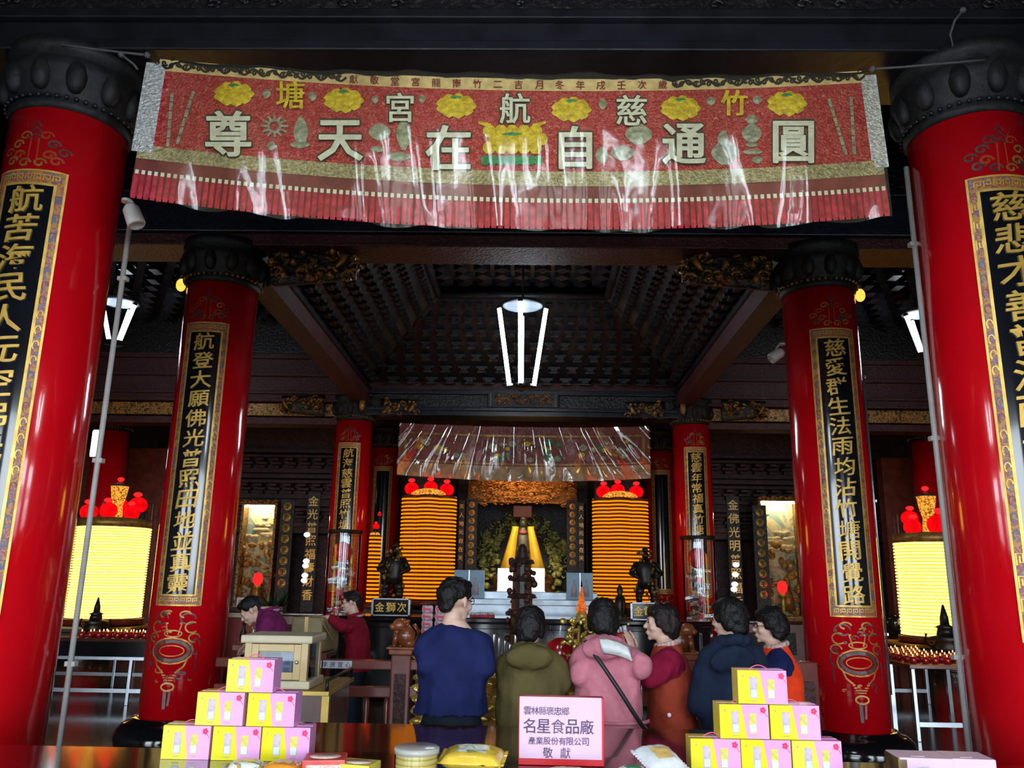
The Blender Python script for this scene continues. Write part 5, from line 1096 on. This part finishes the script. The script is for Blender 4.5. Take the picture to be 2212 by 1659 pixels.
ped = plain_table('low red table hidden behind the glass cabinet with vases', at(512, 1400, 8.4).x, at(640, 1400, 8.4).x, 8.25, 8.75, at(550, 1390, 8.4).z, [M['red_wood'], M['red_wood']], name='side_table'); pz = at(550, 1390, 8.4).z
for i, (px, hh, r) in enumerate(((524, .20, .035), (546, .16, .03))):
    t = thing('vase', ('dark slender vase on the low red table', 'short pale patterned vase on the low red table')[i], 'vase', (at(px, 1390, 8.4).x, 8.4, pz+.001)); b = MB(); b.lathe([(r*.7, 0), (r, hh*.3), (r*.9, hh*.5), (r*.4, hh*.75), (r*.6, hh)], 16); b.build('body', (M['dark_bronze'], M['foil'])[i], t); b = MB(); b.lathe([(r*.85, 0), (r*.85, .012)], 16); b.build('foot', M['gold_dark'], t)
M['leaf'] = mat('dark_green_leaf', (.012, .045, .014), .5, var=.5)
t = thing('potted_plant', 'dark green leafy plant behind the man in magenta', 'plant', (at(592, 1330, 15.0).x, 15.0, 0)); b = MB(); b.lathe([(.16, .0), (.22, .9), (.20, .95), (0, .9)], 18); b.build('pot', M['maroon_cloth'], t); b = MB(); random.seed(3); zc = at(595, 1290, 15).z
for i in range(60):
    a = random.uniform(0, 2*pi); l = random.uniform(.25, .5); d0 = Vector((cos(a)*.5, sin(a)*.5, random.uniform(.3, 1))).normalized(); p0 = Vector((0, 0, .95)); q = Vector((-sin(a), cos(a), 0))
    pts = [p0+d0*l*k/5*1.5-Vector((0, 0, .12*(k/5)**2)) for k in range(6)]; L_ = [b.v(p+q*.03*sin(pi*(.1+.85*k/5))) for k, p in enumerate(pts)]; R_ = [b.v(p-q*.03*sin(pi*(.1+.85*k/5))) for k, p in enumerate(pts)]
    for k in range(5): b.f([L_[k], L_[k+1], R_[k+1], R_[k]])
b.build('foliage', M['leaf'], t)
# tan carton the two men are handling, on a stand
a, c = at(632, 1408, 8.75), at(712, 1334, 8.75); zt = a.z
plain_table('small dark red stand under the tan carton', a.x-.02, c.x-.0, 8.72, 9.18, zt-.002, [M['red_wood'], M['red_wood']], name='side_table')
t = thing('tan_carton', 'large tan paper wrapped carton between the two men in red tops', 'box', ((a.x+c.x)/2-.01, 8.95, zt), RAD(-14)); w, h = (c.x-a.x)/2, c.z-a.z
M['tan_paper'] = mat('tan_wrapping', (.33, .27, .13), .4, var=.2, scale=3, bump=.3, bscale=4); b = MB(); b.box2((-w, -.2, 0), (w, .2, h), .025); b.build('wrapped_body', M['tan_paper'], t); b = MB(); b.grid(lambda u, v: (w-.02+.12*u, -.22+.1*v, h*(.95-.4*u)-.08*v*u), 6, 6); b.build('loose_flap', M['tan_paper'], t, solid=.006); b = MB(); b.box2((-.02, -.203, 0), (.02, .203, h+.003)); b.build('tape', M['cream'], t)

# ------------------------------------------------------------------ offering table before the altar and what stands on it
OZ = 1.0
plain_table('dark red offering table between the worshippers and the altar', at(1030, 1450, 6.9).x, at(1440, 1450, 6.9).x, 6.55, 7.05, OZ, [M['rosewood'], M['red_wood']])
M['gold_foil'] = mat('bright_gold_foil', (.85, .60, .16), .22, .75, var=.3, scale=24, bump=.9, bscale=26)
def gold_tower(label, px, Y, z0, z1, r):
    t = thing('gold_paper_tower', label, 'offering', (at(px, 1500, Y).x, Y, z0)); H = z1-z0; b = MB(); random.seed(px)
    n = int(H/.075)
    for k in range(n):
        z = H*(k+.5)/n; rr = r*(1-.35*k/n)
        for j in range(9): a = j*2*pi/9+k*.35; b.ell((rr*cos(a), rr*sin(a), z+random.uniform(-.01, .01)), (.045, .045, .022), 7, Euler((random.uniform(-.5, .5), random.uniform(-.5, .5), a)))
    b.build('folded_petals', M['gold_foil'], t); b = MB(); b.lathe([(r*.95, 0), (r*.6, H)], 16); b.build('core', M['gold_dark'], t); b = MB(); b.lathe([(.05, H), (.03, H+.06), (0, H+.07)], 12); b.build('tip', M['gold_foil'], t)
gold_tower('gold folded paper tower seen between the man in navy and the olive jacket', 1068, 5.95, 0, at(1068, 1462, 5.95).z, .17)
gold_tower('gold folded paper tower peeping out left of the man in navy', 930, 6.3, 0, at(930, 1450, 6.3).z, .14)
gold_tower('gold folded paper tower low behind the olive and pink jackets', 1248, 5.95, 0, at(1248, 1478, 5.95).z, .12)
t = thing('glass_candle_rack', 'rack of slim glass candle tubes behind the man in navy', 'candle rack', (at(1090, 1420, 6.75).x, 6.75, OZ+.001)); b = MB(); b.box2((-.16, -.08, 0), (.16, .08, .03), .006); b.build('base', M['steel'], t)
for i in range(7): b = MB(); x = -.13+.043*i; hh = .22+.07*((i*3) % 4)/3; b.lathe([(.014, .03), (.014, hh), (.012, hh+.01), (0, hh+.01)], 12, (x, -.03+.06*(i % 2), 0)); o = b.build('glass_tube', M['steel'], t)
t = thing('gold_ornament', 'gold foil flower ornament standing before the woman in pink', 'ornament', (at(1246, 1450, 6.6).x, 6.62, OZ+.001)); zt = at(1246, 1340, 6.6).z-OZ
b = MB(); b.tube([(0, 0, 0), (.01, 0, zt*.5), (.02, 0, zt*.9)], .012, 8); b.build('stem', M['gold_dark'], t); b = MB(); random.seed(21)
for i in range(54):
    a = random.uniform(0, 2*pi); r = random.uniform(.02, .14); z = zt*random.uniform(.35, 1.0); b.ell((r*cos(a)+.02, r*sin(a)*.7, z), (random.uniform(.018, .04), random.uniform(.01, .02), random.uniform(.012, .03)), 7, Euler((random.uniform(-1, 1), random.uniform(-1, 1), a)))
b.build('foil_petals', M['gold_foil'], t); b = MB(); b.lathe([(.07, 0), (.08, .03), (.03, .07)], 14); b.build('base', M['gold_foil'], t)
t = thing('red_gift_bag', 'red gift bag in clear film between olive and pink jackets', 'bag', (at(1214, 1440, 6.5).x, 6.86, OZ+.001)); hz = at(1217, 1385, 6.5).z-OZ; b = MB(); b.loft([((0, 0, 0), .09, .06), ((0, 0, hz*.5), .12, .075), ((0, 0, hz*.85), .10, .06), ((0, 0, hz), .03, .02)], 16); b.build('bag', M['red_gift'] if 'red_gift' in M else M['cup_red'], t); b = MB(); b.loft([((0, 0, hz*.95), .03, .02), ((.01, 0, hz+.06), .09, .05), ((.02, 0, hz+.09), .10, .06)], 12, cap=False); b.build('clear_ruffle', M['clear'], t)
# stack of pink and white packets
z0 = at(935, 1420, 10.9).z; plain_table('small dark stand under the pink and white packets', at(895, 1420, 10.9).x, at(985, 1420, 10.9).x, 10.65, 11.15, z0, [M['rosewood'], M['red_wood']], name='side_table')
M['packet'] = mottled('pink_white_packet', (.80, .74, .78), [(.75, .08, .22), (.85, .6, .7), (.8, .12, .3)], 9, .3, bump=.2, keep=.48)
pk = thing('food_packet', 'x', 'packet'); b = MB(); b.loft([((0, 0, 0), .075, .10), ((0, 0, .02), .088, .115), ((0, 0, .07), .088, .115), ((0, 0, .09), .07, .1)], 4); 
for v in b.bm.verts: v.co.xy = Matrix.Rotation(pi/4, 2) @ v.co.xy
b.build('wrapper', M['packet'], pk); b = MB(); b.box2((-.05, -.085, .03), (.05, -.080, .06)); b.build('label_band', M['flower'], pk)
firstp = True; x0 = at(935, 1400, 10.9).x
for k in range(7):
    for j in range(2):
        c = pk if firstp else copy_tree(pk); firstp = False; c.location = (x0-.085+.17*j, 10.88, z0+.001+k*.092); c['label'] = 'pink and white wrapped packet stacked left of the man in navy'; c['group'] = 'stacked pink and white packets'
# ------------------------------------------------------------------ people
def fuse(mb, name, m, parent, voxel=.012, it=4, fold=0, fs=7, fold2=0, fs2=40, stretch=1):
    """one continuous skin over overlapping volumes"""
    me = bpy.data.meshes.new('tmp'); bmesh.ops.recalc_face_normals(mb.bm, faces=mb.bm.faces[:]); mb.bm.to_mesh(me); mb.bm.free(); o = bpy.data.objects.new('tmp', me); COL.objects.link(o)
    r = o.modifiers.new('r', 'REMESH'); r.mode = 'VOXEL'; r.voxel_size = voxel
    if it: q = o.modifiers.new('s', 'SMOOTH'); q.iterations = it; q.factor = .5
    m2 = bpy.data.meshes.new_from_object(o.evaluated_get(bpy.context.evaluated_depsgraph_get())); bpy.data.objects.remove(o); bpy.data.meshes.remove(me)
    m2.name = name
    if fold or fold2:
        for v in m2.vertices:
            p = v.co; d = 0
            if fold: d += fold*noise.noise((p.x*fs, p.y*fs, p.z*fs*stretch))
            if fold2: d += fold2*noise.noise((p.x*fs2, p.y*fs2, p.z*fs2*.5))
            v.co = p+v.normal*d
    m2.polygons.foreach_set('use_smooth', [True]*len(m2.polygons)); m2.materials.clear(); m2.materials.append(m)
    o = bpy.data.objects.new(name, m2); COL.objects.link(o); o.parent = parent; return o
def cloth(name, col, rough=.85, scale=9): return mat(name, [c*1.0 for c in col], rough, var=.14, scale=scale, bump=1.0, bscale=11, spec=.2)
M['skin'] = mat('skin', (.66, .42, .32), .5, var=.05, scale=14); M['hair'] = mat('black_hair', (.006, .005, .005), .5, var=.5, scale=30, bump=.4, bscale=90, spec=.3); M['hair_brown'] = mat('dark_brown_hair', (.012, .006, .005), .5, var=.5, scale=30, bump=.4, bscale=90, spec=.3)
M['eye'] = mat('dark_eye', (.02, .015, .012), .15); M['lip'] = mat('lip', (.48, .18, .17), .45); M['shoe'] = mat('black_shoe', (.012, .012, .013), .4); M['glasses'] = mat('thin_spectacle_frame', (.05, .05, .055), .3, .6)
def head_shapes(b, k):
    E = lambda c, r, rot=None: b.ell([x*k for x in c], [x*k for x in r], 18, rot)
    E((0, -.014, .032), (.076, .096, .084)); E((0, .030, -.020), (.060, .064, .088)); E((0, .040, -.074), (.047, .046, .036)); E((0, .074, -.100), (.021, .016, .014))
    E((0, .082, .022), (.050, .016, .010))
    b.cone([0, .088*k, .010*k], [0, .112*k, -.030*k], .007*k, .013*k, 10); E((0, .108, -.032), (.017, .013, .010))
    E((0, .093, -.060), (.023, .010, .007)); E((0, .091, -.072), (.020, .010, .007))
    for s in (-1, 1):
        E((s*.037, .062, -.030), (.025, .026, .026)); E((s*.078, -.004, -.010), (.009, .019, .031), Euler((0, 0, s*.35))); E((s*.032, .078, .000), (.014, .012, .009))
    b.chain([[0, -.012*k, -.07*k], [0, -.022*k, -.14*k], [0, -.03*k, -.22*k]], [.050*k, .050*k, .062*k], 14)
def hair_shapes(b, k, style):
    E = lambda c, r: b.ell([x*k for x in c], [x*k for x in r], 18)
    if style == 'crop':                                  # short back and sides, fuller on top
        E((0, -.010, .066), (.080, .096, .062)); E((0, .052, .088), (.056, .046, .030)); E((0, -.060, .030), (.073, .062, .066)); E((0, -.078, -.020), (.058, .036, .050))
        for s in (-1, 1): E((s*.060, -.010, .045), (.026, .066, .046))
    elif style == 'bob':
        E((0, -.012, .062), (.088, .106, .070)); E((0, .058, .072), (.066, .040, .036)); E((0, -.060, .000), (.088, .070, .094)); E((0, -.072, -.062), (.070, .046, .050))
        for s in (-1, 1): E((s*.070, -.004, .024), (.026, .064, .058)); E((s*.076, -.034, -.030), (.022, .044, .050))
    elif style == 'perm':
        E((0, -.012, .062), (.094, .108, .074)); E((0, .052, .080), (.074, .046, .040)); E((0, -.064, .000), (.094, .078, .094))
        for s in (-1, 1): E((s*.074, -.010, .030), (.032, .068, .062)); E((s*.078, -.044, -.030), (.026, .050, .050))
        rr = random.Random(5)
        for i in range(40):
            a, e = rr.uniform(0, 2*pi), rr.uniform(-.4, 1.4); p = (.090*cos(a)*cos(e), -.02+.105*sin(a)*cos(e), .035+.10*sin(e))
            if p[1] < .055 or p[2] > .08: E(p, (.02, .02, .02))
def hand_shapes(b, w, d, n, k=1.0, curl=.5, side=1):
    """palm, four bent fingers and a thumb leaving the side of the palm; d = pointing direction, n = back of the hand"""
    w, d, n = Vector(w), Vector(d).normalized(), Vector(n); n = (n-d*n.dot(d)).normalized(); x = d.cross(n)*side
    R = Matrix((x, d, n)).transposed().to_euler(); b.ell(w+d*.045*k, (.040*k, .052*k, .017*k), 14, R); b.cone(w-d*.03*k, w+d*.03*k, .027*k, .030*k, 12)
    for i, ln in enumerate((.072, .082, .076, .058)):
        p = w+d*(.086-.006*abs(i-1.2))*k+x*(1.5-i)*.0195*k; dd = d.copy(); pts = [p-d*.02*k, p]
        for j, f in enumerate((.45, .32, .23)): dd = (dd-n*curl*(.55+.25*j)).normalized(); p = p+dd*ln*f*k; pts.append(p)
        b.chain(pts, [.0095*k, .0095*k, .0088*k, .0080*k, .0070*k], 8)
    p = w+d*.028*k+x*.030*k; t1 = (x*.75+d*.65-n*.25).normalized(); t2 = (x*.25+d*.9-n*.45).normalized(); b.chain([p-x*.012*k, p+t1*.032*k, p+t1*.032*k+t2*.030*k, p+t1*.032*k+t2*.05*k], [.014*k, .0115*k, .0100*k, .008*k], 8)
def person(label, px, Y, top, face, top_mat, leg_mat, hair='bob', hairm='hair', arms=(None, None), bulk=1.12, hem=.46, flare=1.0, lean=(0, 0), head=(0, 0), hood=None, vest=None, vest_hem=.40, glasses=False, collar=None, collar_name='collar', hands=(True, True), HK=1.0, depth=1.0, top_name='jacket', hoff=(0, 0, 0), sl=1.0):
    P = at(px, 1246, Y); H = at(px, top, Y).z*.985; t = thing('person', label, 'person', (P.x, Y, 0), RAD(face)); Ri = Matrix.Rotation(-RAD(face), 3, 'Z'); loc = Vector((P.x, Y, 0))
    l = lambda w: Ri @ (Vector(w)-loc)
    def L(p): z = p[2]/H; f = max(0, (z-.50))/.5; f = f*f*(1.5-.5*f) if f < 1 else f; return Vector((p[0]+lean[1]*f, p[1]+lean[0]*f, p[2]-.35*abs(lean[0])**2*f*H))
    k = H/1.66*1.06*HK; hc = L((0, .012*H, H-.118*k))+Vector(hoff); Mh = Matrix.Translation(hc) @ Euler((RAD(-head[1]), 0, RAD(head[0]))).to_matrix().to_4x4()
    body = MB(); hb = MB(); head_shapes(hb, k); body.add(hb.bm, Mh)
    tors = ((.50, .098, .064), (.60, .085, .056), (.70, .094, .062), (.78, .100, .058), (.82, .070, .046), (.86, .036, .034))
    body.loft([(L((0, 0, z*H)), rx*H, ry*H) for z, rx, ry in tors], 20)
    leg = lambda b, e: [b.chain([(s*.052*H, 0, .50*H), (s*.052*H, .01, .28*H), (s*.050*H, -.015, .05*H)], [.056*H*e, .040*H*e, .029*H*e], 14) for s in (-1, 1)]
    leg(body, .85)
    AR = []
    for s, a in ((-1, arms[0]), (1, arms[1])):
        sh = L((s*.094*H, 0, .772*H))
        if a is None: el, wr = L((s*.135*H, .015*H, .60*H)), Vector((s*.055*H, .135*H, .635*H))+Vector((lean[1], lean[0], 0))*.3
        else: el, wr = l(a[0]), l(a[1])
        AR.append((s, sh, el, wr)); body.chain([sh, el, wr], [.036*H, .027*H, .019*H], 12)
    for i, (s, sh, el, wr) in enumerate(AR):
        if hands[i]:
            d = (wr-el).normalized(); d2 = arms[i][2] if arms[i] and len(arms[i]) > 2 else None; d2 = (Ri @ Vector(d2)) if d2 else (d+Vector((-s*.35, .2, .1))).normalized()
            hand_shapes(body, wr+d*.03, d2, Vector((s*.6, -.2, .5)) if not (arms[i] and len(arms[i]) > 3) else Ri @ Vector(arms[i][3]), k*1.0, .45, -s)
    fuse(body, 'body', M['skin'], t, .0075, 2)
    hb = MB(); hair_shapes(hb, k, hair); q = MB(); q.add(hb.bm, Mh); fuse(q, 'hair', M[hairm], t, .009, 3, fold=.008, fs=22, fold2=.006, fs2=70)
    for s in (-1, 1):
        b = MB(); b.ell(Mh @ Vector((s*.031*k, .0885*k, .0)), (.011*k, .006*k, .0055*k), 10, Mh.to_euler()); b.build('eye', M['eye'], t); b = MB(); b.ell(Mh @ Vector((s*.032*k, .094*k, .021*k)), (.017*k, .004*k, .0035*k), 8, Mh.to_euler()); b.build('eyebrow', M['hair'], t)
    b = MB(); b.ell(Mh @ Vector((0, .100*k, -.066*k)), (.018*k, .005*k, .007*k), 10, Mh.to_euler()); b.build('lips', M['lip'], t)
    if glasses:
        b = MB()
        for s in (-1, 1): b.tube([Mh @ Vector((s*.033*k+.021*k*cos(a*pi/7), .106*k-.012*k*abs(cos(a*pi/7)) if s*cos(a*pi/7) > 0 else .106*k, .001+.016*k*sin(a*pi/7))) for a in range(15)], .0022, 6); b.tube([Mh @ Vector((s*.054*k, .094*k, .003)), Mh @ Vector((s*.080*k, .0, .004*k)), Mh @ Vector((s*.080*k, -.02*k, -.012*k))], .0022, 6)
        b.build('spectacles', M['glasses'], t)
    # garments
    def torso_rings(e, ed, hem_, fl, width=1.0):
        z0 = hem_; rs = [(z0, .112*fl, .082*fl), ((z0+.54)/2, .112*(1+fl)/2, .080*(1+fl)/2), (.56, .106, .074), (.64, .104, .072), (.71, .108, .074), (.755, .106*width, .070), (.79, .090*width, .060), (.818, .064, .050), (.845, .042, .040)]
        return [(L((0, -.004*H, z*H)), rx*H*e, ry*H*e*ed) for z, rx, ry in rs]
    g = MB(); g.loft(torso_rings(bulk, depth, hem, flare), 24)
    for s, sh, el, wr in AR:
        d = (wr-el).normalized(); g.chain([sh, (sh+el)/2, el, el.lerp(wr, .55), wr], [.041*H*bulk*sl, .041*H*bulk*sl, .037*H*bulk*sl, .032*H*bulk, .025*H*bulk], 14)
    for s, sh, el, wr in AR: g.chain([L((s*.03*H, -.005*H, .805*H)), sh.lerp(L((s*.03*H, -.005*H, .805*H)), .45), sh], [.040*H, .042*H*bulk, .041*H*bulk], 14)
    if hood:
        hw, hd, hh, hz, hx = (*hood, 0)[:5]
        g.ell(L((hx, -.075*H*bulk, hz*H)), (hw, hd, hh), 18, Euler((.35, 0, 0)))
        for a in range(12): q = 2*pi*a/12; g.ell(L((.062*H*cos(q), -.012*H+.056*H*sin(q), .838*H-.012*H*sin(q))), (.032, .032, .034), 10)
    fuse(g, top_name, top_mat, t, .013, 5, fold=.016, fs=6, fold2=.011, fs2=17)
    if vest:
        g = MB(); g.loft(torso_rings(bulk*1.07, depth*1.06, vest_hem, flare*1.04, .76), 24); fuse(g, 'vest', vest, t, .013, 4, fold=.012, fs=6)
    if collar:
        b = MB(); 
        for a in range(16): q = 2*pi*a/16; b.ell(L((.052*H*cos(q), -.006*H+.048*H*sin(q), .842*H-.012*H*sin(q))), (.020, .020, .022), 8)
        fuse(b, collar_name, collar, t, .008, 2)
    g = MB(); g.loft([((0, 0, .44*H), .085*H, .07*H), ((0, 0, .50*H), .104*H, .074*H), ((0, 0, .56*H), .102*H, .070*H), ((0, 0, .60*H), .094*H, .064*H)], 20); leg(g, 1.12); fuse(g, 'trousers', leg_mat, t, .014, 4, fold=.012, fs=7)
    for s in (-1, 1): b = MB(); b.ell((s*.050*H, .035, .042), (.042, .118, .042), 14); b.ell((s*.050*H, -.05, .055), (.036, .045, .055), 10); b.box((s*.050*H, .02, .010), (.075, .25, .018), None, .006); b.build('shoe', M['shoe'], t)
    return t, L, H, Mh, k
navy = cloth('navy_knit', (.010, .016, .078)); slate = cloth('dark_slate_trousers', (.012, .020, .032)); olive = cloth('olive_drab_cotton', (.105, .085, .030)); blackc = cloth('black_trousers', (.010, .010, .014)); pinkc = cloth('dusty_pink_cotton', (.60, .20, .26)); crim = cloth('crimson_knit', (.24, .006, .035)); rust = cloth('rust_red_vest', (.32, .045, .020)); dnavy = cloth('dark_navy_shell', (.010, .017, .040)); orange = cloth('bright_orange_vest', (.85, .055, .010)); mag = cloth('magenta_polo', (.17, .015, .095)); dred = cloth('dark_red_polo', (.22, .006, .022)); scarf = mottled('patterned_scarf', (.55, .45, .42), [(.4, .1, .1), (.7, .6, .55), (.2, .12, .12)], 40, .7, bump=.1, keep=.45); whitec = cloth('white_lining', (.72, .74, .72)); maroonc = cloth('maroon_scarf', (.16, .01, .04))
p, L, H, Mh, k = person('man in a navy sweater seen from behind, tallest of the group', 985, 5.06, 1240, 0, navy, slate, 'crop', head=(-38, 4), glasses=True, bulk=1.15, hem=.565, top_name='sweater', arms=((at(926, 1440, 5.0), at(958, 1425, 5.3)), (at(1046, 1440, 5.02), at(1015, 1428, 5.32))))
p, L, H, Mh, k = person('person in an olive hooded jacket seen from behind beside the navy sweater', 1147, 5.28, 1303, 0, olive, blackc, 'bob', head=(-12, 12), bulk=1.26, hem=.36, flare=1.05, hood=(.150, .065, .080, .815), arms=((at(1100, 1462, 5.28), at(1120, 1470, 5.5)), (at(1212, 1474, 5.28), at(1180, 1478, 5.55))))
p, L, H, Mh, k = person('person in a long dusty pink hooded coat leaning to the right', 1312, 5.34, 1287, -8, pinkc, blackc, 'bob', head=(6, 14), bulk=1.24, hem=.30, flare=1.08, hood=(.140, .062, .070, .82), lean=(.05, -.045), top_name='coat', arms=((at(1256, 1462, 5.28), at(1270, 1425, 5.60)), (at(1384, 1440, 5.22), at(1345, 1412, 5.48))))
b = MB()                                                  # bag strap across the back
strap = [(-.070, -.085, .846), (-.045, -.128, .815), (.0, -.150, .755), (.05, -.150, .68), (.10, -.135, .60), (.135, -.10, .545), (.150, -.05, .52)]
b.tube([L((x*H/1.0*.98, y*H*.80-.012, z*H)) for x, y, z in strap], .013, 8); b.build('bag_strap', M['dark'], p)
b = MB(); b.grid(lambda u, v: L((-.02+.17*u+.02*v, -.195-.035*sin(pi*v)+.03*u*u, .86*H-.045*u-.085*v+.012*sin(pi*u))), 10, 8); tag(b.build('hood_lining', whitec, p, solid=.012), 'white fleece lining of the hood')
b = MB(); b.grid(lambda u, v: L((.122*H*1.24*1.0*cos(pi+pi*u), .088*H*1.20*sin(pi+pi*u)-.004, .555*H+.018*v)), 24, 1); b.build('waist_seam', pinkc, p, solid=.012)
p, L, H, Mh, k = person('woman in a rust red vest over crimson sleeves standing in profile', 1440, 5.66, 1298, 84, crim, blackc, 'bob', 'hair_brown', head=(4, -2), bulk=1.14, hem=.55, sl=1.25, vest=rust, vest_hem=.515, flare=1.04, collar=scarf, collar_name='patterned_scarf', top_name='sweater', lean=(.03, 0), arms=((at(1404, 1458, 5.44), at(1372, 1420, 5.52), (-.15, .1, 1), (.7, -.5, 0)), (at(1415, 1455, 5.86), at(1374, 1415, 5.74), (-.15, 0, 1), (.7, .5, 0))))
b = MB(); b.tube([L((-.0, .118*H-.01*z, z*H)) for z in (.52, .55, .6, .65, .74)], .006, 6); b.build('zip', M['steel'], p)
b = MB(); b.ell(L((-.140*H, .02, .58*H)), (.006, .014, .014), 8); b.build('pocket_badge', M['white'], p)
p, L, H, Mh, k = person('person in a dark navy jacket seen from behind right of the rust vest', 1573, 5.42, 1285, 12, dnavy, blackc, 'bob', head=(34, 4), bulk=1.22, hem=.34, flare=1.04, hood=(.155, .034, .10, .775, -.06), collar=maroonc, collar_name='maroon_scarf', arms=(None, None))
p, L, H, Mh, k = person('woman in a bright orange vest over navy sleeves, in profile, hindmost of the group', 1674, 6.0, 1309, 78, navy, blackc, 'perm', head=(6, -2), bulk=1.14, hem=.42, vest=orange, vest_hem=.36, flare=1.05, glasses=True, collar=scarf, collar_name='patterned_collar', top_name='sweater', lean=(.05, 0), arms=((at(1655, 1470, 5.80), at(1628, 1440, 5.84)), None))
p, L, H, Mh, k = person('man in a magenta polo bending down behind the glass cabinet', 612, 7.75, 1243, 96, mag, slate, 'crop', head=(6, 36), bulk=1.2, hem=.46, lean=(.22, 0), HK=.92, hoff=(0, .07, -.15), collar=mag, top_name='polo_shirt', arms=((at(575, 1372, 7.55), at(548, 1392, 7.6)), (at(575, 1370, 8.0), at(548, 1390, 7.95))))
b = MB()
for e in (0, .012):
    b.tube([L((.050*H*cos(q)*1.15+.0, -.006*H+.050*H*sin(q)*1.15, .832*H-.016*H*sin(q)-e)) for q in [i*pi/8 for i in range(17)]], .0035, 6)
b.build('collar_stripe', M['white'], p)
p, L, H, Mh, k = person('man in a dark red polo reaching for the tan carton', 782, 9.1, 1272, 88, dred, slate, 'crop', head=(4, 8), bulk=1.14, hem=.47, lean=(.10, 0), HK=.96, glasses=True, collar=dred, top_name='polo_shirt', arms=((at(742, 1352, 8.86), at(716, 1337, 8.84), (-1, .1, .0), (0, -.3, 1)), (at(745, 1350, 9.3), at(722, 1340, 9.12), (-1, 0, 0), (0, 0, 1))))
b = MB()
for e in (0, .012):
    b.tube([L((.050*H*cos(q)*1.15, -.006*H+.050*H*sin(q)*1.15, .832*H-.016*H*sin(q)-e)) for q in [i*pi/8 for i in range(17)]], .0035, 6)
b.build('collar_stripe', M['white'], p)
# what the woman in the rust vest holds up
P = at(1353, 1402, 5.64); t = thing('red_candle_pack', 'red packet of candles held up by the woman in the rust vest', 'packet', P); hz = at(1353, 1352, 5.64).z-P.z; t.rotation_euler = (0, RAD(-14), 0)
b = MB(); b.lathe([(.036, -.06), (.040, 0), (.044, hz*.7), (.038, hz*.78)], 14); b.build('wrapper', M['snack_red'], t); b = MB()
for i in range(7): a = i*2*pi/7; b.tube([(.024*cos(a), .024*sin(a), hz*.7), (.030*cos(a), .030*sin(a), hz)], .008, 7)
b.build('candle_tips', M['white'], t); b = MB(); b.lathe([(.044, hz*.7), (.062, hz*1.05)], 12, cap=False); b.build('clear_ruffle', M['clear'], t)
